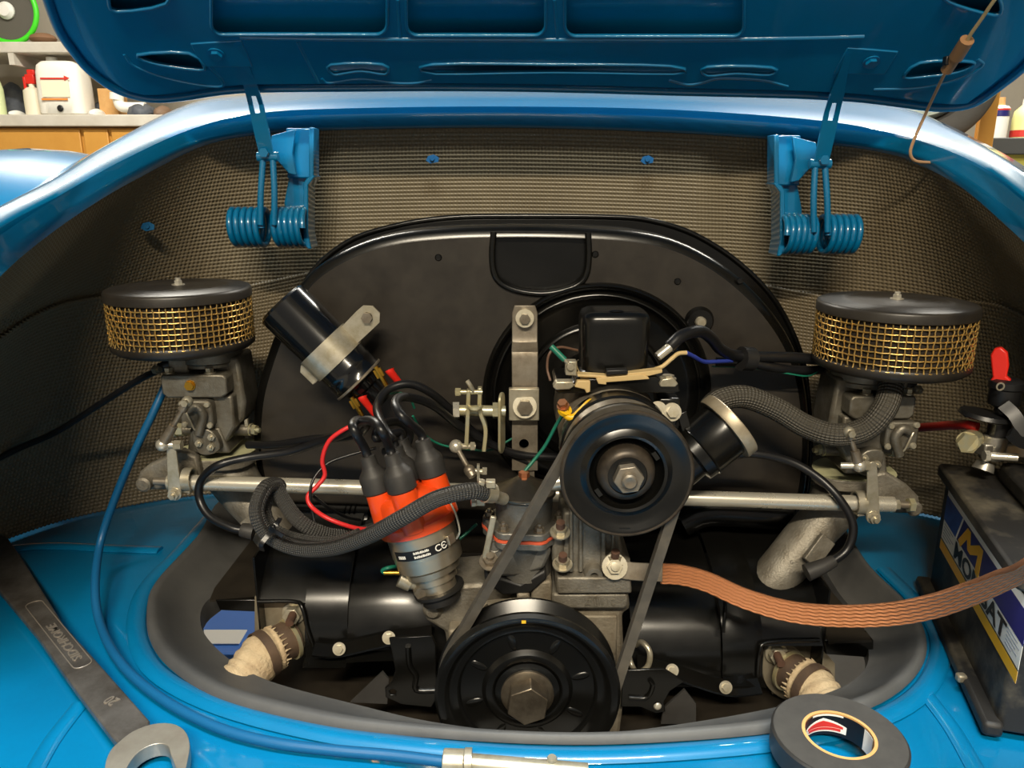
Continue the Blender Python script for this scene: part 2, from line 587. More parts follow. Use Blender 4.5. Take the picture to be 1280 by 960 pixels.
# rear wings (mudguards) left and right, outside the opening
for sx, zc_ in ((-1, .985), (1, .86)):      # rear wings, ahead of the engine bay
    rows = []
    for i in range(17):
        ph = pi * (i / 16) * .98 + .01
        w_ = sin(ph) ** .5
        rows.append([V((sx * (.93 - .40 * cos(pi * k / 16) * w_), 1.55 - .36 * cos(ph), zc_ - .45 + .45 * w_ * sin(pi * k / 16) ** .55)) for k in range(17)])
    b = B(); b.loft(rows)
    b.build('wing', BLUE, car, ang=70)

# --- engine tray with the hole the engine sits in
SO = [(297, 626), (251, 683), (201, 739), (192, 775), (201, 810), (230, 842), (286, 874), (392, 902), (499, 918), (660, 930), (800, 929), (974, 913),
      (1080, 885), (1135, 847), (1149, 806), (1128, 765), (1084, 720), (1058, 682), (1025, 640)]
SN = [(330, 668), (292, 722), (256, 752), (251, 780), (268, 806), (300, 831), (345, 852), (440, 877), (540, 900), (670, 915), (780, 912), (940, 888),
      (1040, 862), (1078, 838), (1086, 812), (1074, 772), (1048, 738), (1026, 702), (1000, 660)]
cO = [Wz(*p, ZT) for p in SO]
cN = [Wz(*p, ZT - .022) for p in SN]
back = [V((.30, 1.12, ZT)), V((0, 1.14, ZT)), V((-.26, 1.13, ZT))]
LO = catmull(cO + back, 5, True)
LN = catmull(cN + [p * 1 + V((0, -.05, -.022)) for p in back], 5, True)
def tray_map(x, y, h):      # level round the engine, rolls down at the back of the car
    d = max(0.0, 0.50 - y + 0.10 * x * x)
    return V((x, y, ZT + h - 1.1 * d * d))
outer = [(-.74, .16), (-.5, .12), (0, .10), (.5, .12), (.74, .16), (.80, .5), (.80, .9), (.74, 1.1), (.45, 1.18), (0, 1.19), (-.45, 1.18), (-.74, 1.1), (-.80, .9), (-.80, .5)]
outer = [(p.x, p.y) for p in catmull([V((*p, 0)) for p in outer], 4, True)]
hole = [(p.x, p.y) for p in LO]
b = B(); b.plate(outer, [hole], .03, tray_map, -.004)
tray = b.build('engine_tray', BLUE, car, ang=50)
# pressed ridge that runs round the opening
RID = [(268, 640), (224, 690), (184, 732), (170, 775), (178, 816), (208, 850), (280, 885), (390, 914), (499, 930), (660, 943), (810, 942), (985, 926), (1098, 898), (1158, 858), (1176, 806), (1152, 760), (1105, 712)]
pts = [Wz(*p, ZT + .002) for p in RID]
b = B(); b.tube(pts, .006, 8, 5, flat=(.0045, .010), up=(0, 0, 1)); b.build('pressed_ridge', BLUE, tray, ang=80)
pts = [Wz(*p, ZT + .001) for p in [(-30, 690), (60, 683), (140, 686), (200, 688)]]
b = B(); b.tube(pts, .006, 8, 5, flat=(.004, .009), up=(0, 0, 1)); b.build('pressed_ridge', BLUE, tray, ang=80)
pts = [Wz(*p, ZT + .001) for p in [(30, 990), (62, 930), (100, 880)]]
b = B(); b.tube(pts, .006, 8, 5, flat=(.003, .008), up=(0, 0, 1)); b.build('pressed_ridge', BLUE, tray, ang=80)
pts = [Wz(*p, ZT + .001) for p in [(1158, 868), (1190, 910), (1222, 965)]]
b = B(); b.tube(pts, .006, 8, 5, flat=(.003, .008), up=(0, 0, 1)); b.build('pressed_ridge', BLUE, tray, ang=80)
# grey rubber seal strip between the tray and the engine tin
rows = []
for t, h in ((-.14, .002), (-.1, .010), (0, .013), (.10, .012), (.3, .004), (.6, -.003), (.9, -.004), (1.0, -.002), (1.05, -.012), (.98, -.03), (.3, -.03)):
    rows.append([LO[k].lerp(LN[k], t) * 1 + V((0, 0, h)) for k in range(len(LO))])
b = B(); b.loft(rows, True)
tag(b.build('engine_bay_seal', RUBBER, None, ang=70), 'wide grey rubber seal strip running round the engine opening', 'seal')

# --- sound insulation
top = [p + V((0, .012, .004)) for p in RI]
bot_c = [(-.60, .46), (-.70, .60), (-.735, .76), (-.725, .88), (-.69, .97), (-.62, 1.05), (-.48, 1.12), (-.25, 1.155), (0, 1.165), (.25, 1.155), (.46, 1.12), (.62, 1.04), (.69, .96), (.73, .86), (.735, .72), (.68, .5)]
bot = catmull([V((x, y, ZT + .003)) for x, y in bot_c], 6)
def pitted_mat(rows, name, parent, pitch=.0052, depth=.0046):    # sheet with real embossed pits between its squares
    import numpy as np
    P = np.array([[tuple(p) for p in r] for r in rows], dtype=np.float64)
    R, C = P.shape[:2]
    su = np.concatenate([[0], np.cumsum(np.linalg.norm(np.diff(P[R // 2], axis=0), axis=1))])
    sv = np.concatenate([[0], np.cumsum(np.linalg.norm(np.diff(P, axis=0), axis=2).mean(axis=1))])
    nu, nv = int(su[-1] / pitch) * 3 + 1, int(sv[-1] / pitch) * 3 + 1
    cu = np.interp(np.linspace(0, su[-1], nu), su, np.arange(C)); cv = np.interp(np.linspace(0, sv[-1], nv), sv, np.arange(R))
    i0 = np.minimum(cv.astype(int), R - 2); j0 = np.minimum(cu.astype(int), C - 2)
    fv = (cv - i0)[:, None, None]; fu = (cu - j0)[None, :, None]
    Q = (P[i0][:, j0] * (1 - fv) * (1 - fu) + P[i0 + 1][:, j0] * fv * (1 - fu) + P[i0][:, j0 + 1] * (1 - fv) * fu + P[i0 + 1][:, j0 + 1] * fv * fu)
    Nn = np.cross(np.gradient(Q, axis=1), np.gradient(Q, axis=0)); Nn /= np.linalg.norm(Nn, axis=2, keepdims=True) + 1e-12
    mid = Nn[nv // 2, nu // 2]
    if mid[1] > 0:
        Nn = -Nn
    gi = (np.arange(nv) % 3 == 0)[:, None]; gj = (np.arange(nu) % 3 == 0)[None, :]
    dsp = np.where(gi & gj, depth, np.where(gi | gj, depth * .22, 0.0))
    Q = Q - Nn * dsp[:, :, None]
    c = (Q.reshape(-1, 3).min(0) + Q.reshape(-1, 3).max(0)) / 2
    idx = np.arange(nv * nu).reshape(nv, nu)
    F4 = np.stack([idx[:-1, :-1], idx[:-1, 1:], idx[1:, 1:], idx[1:, :-1]], -1).reshape(-1, 4)
    me = bpy.data.meshes.new(name)
    me.vertices.add(nv * nu); me.vertices.foreach_set('co', (Q - c).astype(np.float32).ravel())
    me.loops.add(F4.size); me.loops.foreach_set('vertex_index', F4.astype(np.int32).ravel())
    me.polygons.add(len(F4)); me.polygons.foreach_set('loop_start', np.arange(0, F4.size, 4, dtype=np.int32))
    me.update(calc_edges=True); me.shade_smooth()
    me.materials.append(QUILT)
    o = bpy.data.objects.new(name, me); COL.objects.link(o)
    o.parent = parent; o.location = V(c) - ORG[parent]; ORG[o] = V(c)
    return o
ins = thing('sound_insulation', 'black embossed sound insulation lining the engine bay walls', 'insulation', (0, 1.16, ZT))
def ins_pt(k, t):
    a, c = top[k], bot[k]
    p = a.lerp(c, t)
    q = 4 * t * (1 - t)
    out = V((a.x, a.y - .55, 0)).normalized()
    return p + out * .035 * q * (1.0 if abs(a.x) > .25 else .5)
rows = [[ins_pt(k, i / 16 * .46) + V((0, 0, 0)) for k in range(NS)] for i in range(17)]
pitted_mat(rows, 'upper_mat', ins)
def inward(k, d):
    a = top[k]
    return V((a.x, a.y - .55, 0)).normalized() * -d
def seam(k):
    return .36 + .05 * sin(k * .23) 
rows = []
for i in range(-1, 17):
    t = max(0, i) / 16
    rows.append([ins_pt(k, seam(k) + (1 - seam(k)) * t) + inward(k, .008 if i >= 0 else .001) for k in range(NS)])
pitted_mat(rows[1:], 'lower_mat', ins)
# small torn spots where blue metal shows through, with the pins that hold the mat
for px, py, Y in ((281, 187, 1.075), (541, 199, 1.108), (808, 200, 1.106), (187, 283, 1.02), (1085, 205, 1.065)):
    p = W(px, py, Y)
    M = frame(p + V((0, -.004, 0)), (0, -1, .12))
    b = B(); b.prism([(-.009, -.002), (-.003, -.006), (.008, -.004), (.009, .002), (.002, .006), (-.006, .004)], 0, .002, M)
    b.lathe([(0, .004), (.003, .004), (.0035, .001)], M, 8)
    b.build('retaining_tab', BLUT, ins)

# ================================================================== engine lid
LA = radians(33)
LO_P = W(640, 108, 1.00)
e_v = V((0, -cos(LA), sin(LA)))
e_n = V((0, -sin(LA), -cos(LA)))
LK = 0.13
def lid_pt(u, v, h):
    return V((LO_P.x + u, LO_P.y, LO_P.z)) + e_v * v + e_n * (h + LK * u * u - .05 * v)
def lid_uv(px, py, h=0.0):
    d = ray(px, py)
    u = 0.0; v = 0.0
    for _ in range(30):
        off = h + LK * u * u - .05 * v
        o = LO_P + e_n * off
        t = (o - CAM).dot(e_n) / d.dot(e_n)
        p = CAM + d * t
        u = p.x - LO_P.x
        v = (p - o).dot(e_v)
    return (u, v)
lpx = [(300, 110), (440, 108), (640, 108), (840, 113), (1000, 117), (1080, 122), (1149, 131), (1184, 133), (1218, 127), (1252, 104), (1285, 76), (1318, 30), (1345, -30)]
rpx = [(25, -90), (50, -30), (64, 10), (75, 37), (92, 62), (112, 86), (142, 108), (170, 118), (199, 122), (240, 118)]
o1 = [lid_uv(*p) for p in rpx + lpx]
vt = .74
uL, uR = o1[0][0], o1[-1][0]
topc = [(uR + .03, .27), (uR + .03, .42), (uR - .03, .60), (uR - .17, .71), (0.03, vt + .03), (uL + .17, .71), (uL + .03, .60), (uL - .03, .42), (uL - .03, .27)]
LOUT = [(p.x, p.y) for p in catmull([V((*p, 0)) for p in o1 + topc], 4, True)]
b = B(); b.plate(LOUT, [], .035, lambda u, v, h: lid_pt(u, v, h), -.004)
lid = b.build('engine_lid', BLUE, car, ang=50, label='dark blue engine lid propped wide open')
# folded hem round the edge
b = B(); b.tube([lid_pt(u, v, .002) for u, v in LOUT[::2]], .005, 8, 2, closed=True); b.build('hem', BLUE, lid, ang=80)
# inner frame: a pressed panel standing proud of the skin, with openings
HF = .022
def inset(poly, d):
    n = len(poly); o = []
    for i in range(n):
        a = V((*poly[i - 1], 0)); p = V((*poly[i], 0)); c = V((*poly[(i + 1) % n], 0))
        t = (c - a).normalized()
        o.append((p.x - t.y * d, p.y + t.x * d))
    return o
LIN = inset(LOUT, .030)
if abs(LIN[0][0]) > abs(LOUT[0][0]) + .001:
    LIN = inset(LOUT, -.030)
def pxloop(pts, h=HF, res=3):
    return [(p.x, p.y) for p in catmull([V((*lid_uv(x, y, h), 0)) for x, y in pts], res, True)]
def pxbox(x0, y0, x1, y1, r=14):
    return [lid_uv(x, y, HF) for x, y in rrect(x0, y0, x1, y1, r, 5)]
slots = [
    pxloop([(172, 68), (236, 66), (256, 86), (222, 84), (190, 78)]),
    pxloop([(414, 80), (478, 80), (482, 92), (452, 88), (430, 91), (416, 92)]),
    pxloop([(540, 80), (690, 80), (838, 82), (842, 92), (690, 90), (545, 92)]),
    pxloop([(884, 83), (964, 84), (962, 93), (920, 91), (884, 94)]),
    pxloop([(1130, 96), (1150, 78), (1205, 76), (1218, 80), (1196, 90), (1160, 95)])]
wells = [
    pxloop([(141, -12), (205, -26), (208, 4), (146, 14), (136, 0)]),
    pxbox(264, -40, 484, 43), pxbox(508, -40, 682, 44), pxbox(706, -40, 930, 45),
    pxloop([(1182, -6), (1240, -10), (1252, 12), (1240, 18), (1196, 6)])]
big = [[(uL + .12, .24), (-.12, .24), (-.10, .46), (uL + .2, .44)], [(.10, .24), (uR - .12, .24), (uR - .2, .44), (.08, .46)]]
b = B(); b.plate(LIN, slots + wells + big, .03, lambda u, v, h: lid_pt(u, v, HF + h), -.003)
fr = b.build('inner_frame', BLUE, lid, ang=45, bevel=0)
# rolled lips round each opening and a skirt from frame to skin
b = B(); b.loft([[lid_pt(u, v, HF) for u, v in LIN], [lid_pt(u * 1.015, v, HF * .5) for u, v in LIN], [lid_pt(u * 1.02, v - .004, .001) for u, v in LIN]], True)
b.build('frame_skirt', BLUE, lid, ang=60)
for l in slots + wells:
    q = B(); q.tube([lid_pt(u, v, HF + .0005) for u, v in l], .0020, 6, 1, closed=True)
    q.build('rolled_lip', BLUE, lid, ang=80)
# crease bead and cross pressings on the frame
for pl in ([(300, 47), (420, 49), (640, 50), (860, 50), (1010, 48), (1080, 46)],):
    q = B(); q.tube([lid_pt(*lid_uv(x, y, HF), HF - .0008) for x, y in pl], .0028, 8, 5); q.build('pressed_bead', BLUE, lid, ang=80)
for pl in ([(372, 52), (398, 104)], [(402, 98), (412, 104), (450, 99), (492, 104), (520, 104), (540, 100)], [(836, 100), (860, 106), (880, 103), (900, 98), (950, 100), (985, 108)],
           [(155, 68), (170, 84), (215, 100), (278, 108), (258, 78)], [(1092, 112), (1150, 110), (1200, 98), (1228, 82), (1222, 74)], [(497, 0), (500, 46)], [(693, 0), (697, 48)]):
    q = B(); q.tube([lid_pt(*lid_uv(x, y, HF), HF - .0008) for x, y in pl], .0022, 6, 5); q.build('pressed_bead', BLUE, lid, ang=80)

# ================================================================== engine: more helpers
MY = Matrix(((1, 0, 0, 0), (0, 0, -1, 0), (0, 1, 0, 0), (0, 0, 0, 1)))   # local x, y -> world x, z; local z -> towards the viewer
def xz(pts, Y):
    return [(W(px, py, Y).x, W(px, py, Y).z) for px, py in pts]
def smooth2(pts, res=4):
    return [(p.x, p.y) for p in catmull([V((*p, 0)) for p in pts], res, True)]
def yprism(b, pts, Y0, Y1, holes=(), sm=0):
    poly = xz(pts, Y0)
    if sm:
        poly = smooth2(poly, sm)
    return b.prism(poly, -Y1, -Y0, MY, [xz(h, Y0) for h in holes])
def strip(b, pts, up, w, t, res=6, closed=False, uv=False):   # rectangular strap
    P = catmull(pts, res, closed) if res > 1 else [V(p) for p in pts]
    n = len(P); vs = []; uvs = []; L = 0
    for i in range(n):
        a = P[(i - 1) % n] if (closed or i) else P[0]
        c = P[(i + 1) % n] if (closed or i < n - 1) else P[-1]
        T = (c - a).normalized()
        u = V(up(i / max(1, n - 1))) if callable(up) else V(up)
        u = (u - T * u.dot(T)).normalized()
        s = T.cross(u)
        if i:
            L += (P[i] - P[i - 1]).length
        for k, (x, y) in enumerate(((-1, -1), (1, -1), (1, 1), (-1, 1))):
            vs.append(P[i] + s * (x * w / 2) + u * (y * t / 2))
            uvs.append((L, (0, .5, .55, 1.05)[k]))
    fs = []
    for i in range(n if closed else n - 1):
        j = (i + 1) % n
        for k in range(4):
            q = (k + 1) % 4
            fs.append((4 * i + k, 4 * i + q, 4 * j + q, 4 * j + k))
    if not closed:
        fs += [(3, 2, 1, 0), tuple(4 * (n - 1) + k for k in range(4))]
    b.add(vs, fs, None, uvs if uv else None)
    return b
def axisY(p):            # frame whose z points to the viewer (-Y)
    return frame(p, (0, -1, 0), (1, 0, 0))
def screw(parent, p, d, r, name='bolt', m=None, washer=True, h=None, shaft=0):
    q = B(); q.hex(p, d, r, h or r * .8, shaft, r * 1.55 if washer else 0)
    return q.build(name, m or ZINC, parent)

YP = .645                      # plane of the belt pulleys
GC = W(784, 594, YP - .012)    # generator pulley centre
CR = .0885
CC = W(660, 766, YP - .01); CC = V((CC.x, CC.y, CC.z - CR))   # crank pulley centre

# ------------------------------------------------------------------ fan shroud
YS = .885
SHO = [(335, 660), (322, 610), (314, 560), (317, 500), (330, 450), (349, 400), (374, 355), (405, 327), (450, 304), (500, 291), (560, 285), (620, 283), (680, 283), (740, 285), (800, 290), (850, 302),
       (900, 328), (945, 365), (978, 405), (1000, 447), (1011, 492), (1015, 545), (1012, 600), (1000, 660)]
sho = [(p.x, p.y) for p in catmull([V((*p, 0)) for p in xz(SHO, YS)], 4)]
shr = thing('fan_shroud', 'black arched fan shroud with pressed centre panel', 'fan shroud', (0, .93, ZT))
gz = V((GC.x, 0, GC.z))
def ins_poly(poly, d):
    n = len(poly); c = V((sum(p[0] for p in poly) / n, sum(p[1] for p in poly) / n, 0)); o = []
    for i in range(n):
        a = V((*poly[i - 1], 0)); p = V((*poly[i], 0)); e = V((*poly[(i + 1) % n], 0))
        t = (e - a).normalized(); q = V((-t.y, t.x, 0))
        if (c - p).dot(q) < 0:
            q = -q
        o.append((p.x + q.x * d, p.y + q.y * d))
    return o
UH = [(616, 293), (734, 294), (733, 342), (716, 360), (676, 369), (636, 360), (618, 342)]
uh = xz([(617, 290), (735, 291), (736, 320), (733, 343), (722, 356), (700, 364), (676, 367), (650, 364), (629, 356), (618, 343), (615, 320)], YS)
fh = circ(GC.x, GC.z, .1315, 56)
front = ins_poly(sho, .012)
def shr_map(u, v, h):
    return V((u, YS - h, v))
b = B(); b.plate(front, [uh, fh], .04, shr_map, -.0015)
fp = b.build('front_plate', TINM, shr, ang=40)
rows = [[V((x, YS, z)) for x, z in front]]
for a in (30, 60, 90):
    ii = ins_poly(sho, .012 * (1 - sin(radians(a))))
    rows.append([V((x, YS + .012 * (1 - cos(radians(a))), z)) for x, z in ii])
rows.append([V((x, YS + .085, z)) for x, z in sho])
b = B(); b.loft([[r[k] for k in range(len(r))] for r in rows]); b.build('rim', TIN, shr, ang=50)
# rear half, a little taller, with its rolled seam
SHB = [(338, 660), (330, 560), (345, 450), (380, 355), (430, 305), (490, 283), (560, 272), (640, 270), (760, 271), (815, 276), (870, 294), (925, 330), (970, 378), (1000, 440), (1010, 500), (1012, 580), (1000, 660)]
shb = [(p.x, p.y) for p in catmull([V((*p, 0)) for p in xz(SHB, YS + .085)], 4)]
b = B(); b.prism(shb, -(YS + .15), -(YS + .083), MY); b.build('rear_half', TIN, shr, bevel=.004)
b = B(); b.tube([V((x, YS + .083, z)) for x, z in shb], .0032, 8, 1); b.build('rolled_seam', TIN, shr, ang=80)
# recessed centre panel with its raised bead
ui = [V((x, YS + .009, z)) for x, z in uh]
b = B(); b.add([V((x, YS, z)) for x, z in uh] + ui, [(k, (k + 1) % 11, 11 + (k + 1) % 11, 11 + k) for k in range(11)] + [tuple(range(11, 22))])
b.build('centre_panel', TIN, shr, ang=30)
b = B(); b.tube([V((x, YS - .001, z)) for x, z in (uh[1:] + uh[:1])], .0036, 8, 4); b.build('pressed_bead', TIN, shr, ang=80)
# fan backing plate with its round beads
M = axisY((GC.x, YS, GC.z))
b = B(); b.lathe([(.137, -.001), (.1355, .004), (.133, .006), (.130, .004), (.1285, -.003), (.126, -.004), (.1235, .001), (.1215, .0015), (.119, -.006), (.109, -.010), (.088, -.012), (.086, -.006), (.082, -.005), (.079, -.013), (.05, -.016), (.03, -.016)], M, 72)
b.build('fan_ring', TIN, shr, ang=60)
for px, py in ((875, 402),):
    p = W(px, py, YS - .004)
    b = B(); b.lathe([(0, .008), (.014, .008), (.0165, .004), (.018, 0)], axisY(p + V((0, .006, 0))), 24); ea = b.build('bolt_ear', TIN, shr)
    b = B(); b.lathe([(.0065, 0), (.0065, .004), (.005, .006), (0, .0062)], axisY(p + V((0, -.002, 0))), 16); b.build('screw', ZINC, ea)
for px, py in ((847, 352), (925, 351), (548, 322), (744, 318)):      # small dents and plugs
    p = W(px, py, YS)
    b = B(); b.lathe([(0, .002), (.003, .0016), (.0042, 0)], axisY(p), 12); b.build('plug', TIN, shr)

# ------------------------------------------------------------------ generator and its pulley
gen = thing('generator', 'grey generator with black belt pulley in front of the fan shroud', 'generator', (GC.x, .76, GC.z - .05))
M = axisY((GC.x, .88, GC.z))
b = B(); b.lathe([(0, -.01), (.05, -.01), (.05, .02), (.053, .022), (.053, .19), (.048, .196), (.048, .203), (.03, .206), (0, .206)], M, 48)
b.build('body', STEEL, gen, ang=40)
b = B(); b.lathe([(.0535, .165), (.0555, .167), (.0555, .185), (.0535, .187)], M, 48); b.build('front_band', TIN, gen)
gp = frame((GC.x, YP + .014, GC.z), (0, -1, 0), (1, 0, 0))
b = B(); b.lathe([(.02, -.004), (.054, -.004), (.0585, -.002), (.0585, .001), (.047, .009), (.047, .013), (.0585, .021), (.0592, .024), (.0575, .0262), (.054, .0255), (.050, .0225), (.041, .021), (.0385, .0225), (.036, .0245), (.0335, .0235), (.032, .017), (.028, .013), (.0265, .015), (.0255, .020), (.023, .0255), (.018, .0275), (0, .0275)], gp, 64)
pu = b.build('pulley', TIN, gen, ang=32)
PULW = mat('worn_black_pulley', (40, 36, 32), 0.4, 0.5, rgb2=(84, 74, 62), vscale=50)
b = B(); b.lathe([(.0265, .0140), (.0257, .0205), (.0232, .0262), (.0182, .0283), (.0175, .0283)], gp, 48); b.build('dished_washer', PULW, pu, ang=50)
b = B()
for k in range(64):           # scuffed bright lip
    pass
b.lathe([(.0560, .0262), (.0578, .0266), (.0594, .0250), (.0588, .0235)], gp, 64); b.build('worn_lip', PULW, pu)
b = B(); b.hex(gp @ V((0, 0, .0280)), (0, -1, 0), .0135, .010, 0, 0, (.4, 0, 1)); b.build('nut', STEEL, pu, bevel=.0008)
b = B(); b.lathe([(.0068, .036), (.0068, .0425), (.0052, .0440), (.0024, .0436), (0, .0428)], gp, 20); b.build('shaft_end', STEEL, pu)
for a in (215, 35, 270):  # small black blocks added in place of the pulley's dark slots
    r = .0300 if a != 270 else .0535
    b = B(); b.box((0, 0, 0), (.004 if r < .05 else .010, .008 if r < .05 else .004, .002), gp @ Matrix.Rotation(radians(a), 4, 'Z') @ Matrix.Translation((r, 0, .0235)) @ (Matrix.Identity(4) if r < .05 else Matrix.Rotation(pi / 2, 4, 'Z')))
    b.build('slot_block', TIN, pu)
# black clamp lug at the right of the generator
b = B(); yprism(b, [(824, 498), (850, 498), (850, 520), (842, 540), (828, 530)], .74, .78); lg = b.build('clamp_lug', TIN, gen, bevel=.002)
for px, py in ((822, 513), (840, 515)):
    screw(lg, W(px, py, .737), (0, -1, .3), .006, 'clamp_screw', ZINC)

# ------------------------------------------------------------------ crank pulley
cp = thing('crank_pulley', 'large black crankshaft pulley with a big hex bolt', 'pulley', (CC.x, CC.y, CC.z - CR))
M = frame((CC.x, YP + .016, CC.z), (0, -1, 0), (1, 0, 0))
b = B(); b.lathe([(.02, -.004), (.084, -.004), (CR, -.001), (CR, .002), (.077, .010), (.077, .015), (CR, .024), (CR + .0004, .028), (.086, .031), (.082, .0315), (.079, .030), (.0765, .026), (.072, .0235), (.0675, .0235), (.0655, .022), (.0645, .0185), (.060, .0175), (.044, .0175), (.042, .0195), (.040, .0215), (.035, .0222), (.0325, .021), (.031, .0185), (.02, .0185), (0, .0185)], M, 80)
wl = b.build('wheel', TIN, cp, ang=34)
for k in range(8):
    a = 2 * pi * (k + .35) / 8
    m2 = M @ Matrix.Rotation(a, 4, 'Z')
    b = B(); b.ball((0, 0, 0), .010, 12, (1, .42, .16))
    b.v = [m2 @ (V((.0535, 0, .0172)) + p) for p in b.v]
    b.build('radial_pressing', TIN, wl, ang=50)
BOLTM = mat('big_bolt_steel', (128, 116, 98), 0.36, 0.85, rgb2=(84, 74, 62), vscale=60)
b = B(); b.lathe([(.031, .018), (.031, .0215), (.026, .0235), (0, .0235)], M, 40); b.build('washer', TIN, cp)
b = B(); b.lathe([(.0255, .0232), (.0255, .026), (.022, .028), (0, .028)], M, 40); bw = b.build('bolt_collar', BOLTM, cp)
b = B(); b.hex(M @ V((0, 0, .026)), (0, -1, 0), .0205, .018, 0, 0, (.15, 0, 1)); b.build('hex_bolt', BOLTM, cp, bevel=.001)
b = B(); b.box((0, 0, 0), (.004, .0028, .0006), M @ Matrix.Translation((-.004, .0825, .0318))); b.build('timing_mark', YELP, wl)

# ------------------------------------------------------------------ V-belt
r1, r2 = .0535, .083
g2, c2 = V((GC.x, GC.z)), V((CC.x, CC.z))
d = c2 - g2; L = d.length; a0 = atan2(d.y, d.x); be = math.acos((r1 - r2) / L)
loop = []
for k in range(21):      # round the small pulley (far side from the crank)
    t = a0 + be + (2 * pi - 2 * be) * k / 20
    loop.append(V((g2.x + r1 * cos(t), YP + .003, g2.y + r1 * sin(t))))
for k in range(29):
    t = a0 - be + 2 * be * k / 28
    loop.append(V((c2.x + r2 * cos(t), YP + .003, c2.y + r2 * sin(t))))
b = B(); n = len(loop); vs = []
for i in range(n):
    T = (loop[(i + 1) % n] - loop[i - 1]).normalized()
    o_ = T.cross(V((0, 1, 0))).normalized()
    ctr = V((g2.x, 0, g2.y)) if i < 21 else V((c2.x, 0, c2.y))
    if (loop[i] - V((ctr.x, loop[i].y, ctr.z))).dot(o_) < 0:
        o_ = -o_
    for y, h in ((-.0045, -.004), (.0045, -.004), (.0068, .0045), (-.0068, .0045)):
        vs.append(loop[i] + V((0, y, 0)) + o_ * h)
fs = [(4 * i + k, 4 * i + (k + 1) % 4, 4 * ((i + 1) % n) + (k + 1) % 4, 4 * ((i + 1) % n) + k) for i in range(n) for k in range(4)]
b.add(vs, fs)
tag(b.build('v_belt', BELT, None, ang=30), 'worn rubber V-belt running over both black pulleys', 'belt')

# ------------------------------------------------------------------ voltage regulator on the generator
reg = thing('voltage_regulator', 'black voltage regulator can with tan terminals on top of the generator', 'regulator', W(768, 490, .745))
Yr = .735
pB0, pB1, pT0, pT1 = W(728, 468, Yr), W(812, 466, Yr), W(724, 398, Yr), W(814, 396, Yr)
cx_, hw0, hw1, dep = (pB0.x + pB1.x) / 2, (pB1.x - pB0.x) / 2, (pT1.x - pT0.x) / 2, .030
zb, zt = pB0.z, pT0.z + .004
rows = []
for t, s in ((0, 1.06), (.02, 1.06), (.04, 1.0), (.5, 1.0), (.80, 1.0), (.90, .975), (.96, .92), (1.0, .80), (1.012, .5), (1.015, .1)):
    hw = hw0 + (hw1 - hw0) * min(t, 1)
    row = []
    for k in range(32):
        a = 2 * pi * k / 32
        ca, sa = cos(a), sin(a)
        ex = .42
        row.append(V((cx_ + hw * s * math.copysign(abs(ca) ** ex, ca), Yr + dep + dep * s * math.copysign(abs(sa) ** ex, sa), zb + (zt - zb) * t)))
    rows.append(row)
b = B(); b.loft(rows, True); b.add(rows[-1], [tuple(range(32))]); b.build('can', TIN, reg, ang=50)
b = B(); b.ball((cx_, Yr + .012, zt + .001), .005, 12, (1.5, .7, .3)); b.build('crimp', TIN, reg)
b = B(); b.box((cx_, Yr + dep - .002, zb - .004), (hw0 * 2.15, dep * 2.3, .006)); b.build('insulator_plate', TANW, reg, bevel=.001)
b = B(); yprism(b, [(694, 487), (696, 481), (718, 480), (722, 474), (820, 470), (828, 476), (848, 480), (850, 488), (848, 491), (697, 492)], Yr - .008, Yr + .06); b.build('base_bracket', TIN, reg, bevel=.0012)
b = B(); yprism(b, [(722, 468), (760, 470), (828, 462), (828, 466), (812, 470), (760, 473), (722, 471)], Yr - .012, Yr + .0); b.build('terminal_strip', TANW, reg, bevel=.0006)
b = B(); yprism(b, [(745, 473), (800, 468), (810, 471), (812, 474), (758, 478), (758, 481), (748, 480)], Yr - .014, Yr - .004); b.build('wire_lug', TANW, reg, bevel=.0006)
b = B(); yprism(b, [(758, 463), (785, 462), (785, 468), (758, 469)], Yr - .016, Yr - .006); b.build('clip', PLAST, reg, bevel=.001)
b = B(); yprism(b, [(707, 452), (721, 452), (721, 470), (707, 469)], Yr - .006, Yr + .006); tb = b.build('terminal_block', ZINC, reg, bevel=.0008)
b = B(); b.lathe([(0, .003), (.0035, .003), (.0042, 0)], axisY(W(713, 458, Yr - .006)), 14); b.build('terminal_screw', ZINC, tb)
b = B(); yprism(b, [(691, 484), (695, 477), (716, 477), (718, 483), (712, 487), (695, 488)], Yr - .012, Yr + .0); b.build('terminal_foot', ZINC, reg, bevel=.0012)
b = B(); yprism(b, [(718, 484), (722, 476), (738, 476), (738, 490), (733, 492), (731, 487)], Yr - .013, Yr - .004); b.build('tan_connector', TANW, reg, bevel=.001)
b = B(); yprism(b, [(824, 480), (828, 474), (842, 472), (848, 480), (844, 484), (826, 484)], Yr - .012, Yr + .002); rc = b.build('foot', ZINC, reg, bevel=.001)
b = B(); b.hex(W(835, 474, Yr - .004), (0, 0, 1), .006, .003, 0, .008); b.build('foot_screw', ZINC, rc)

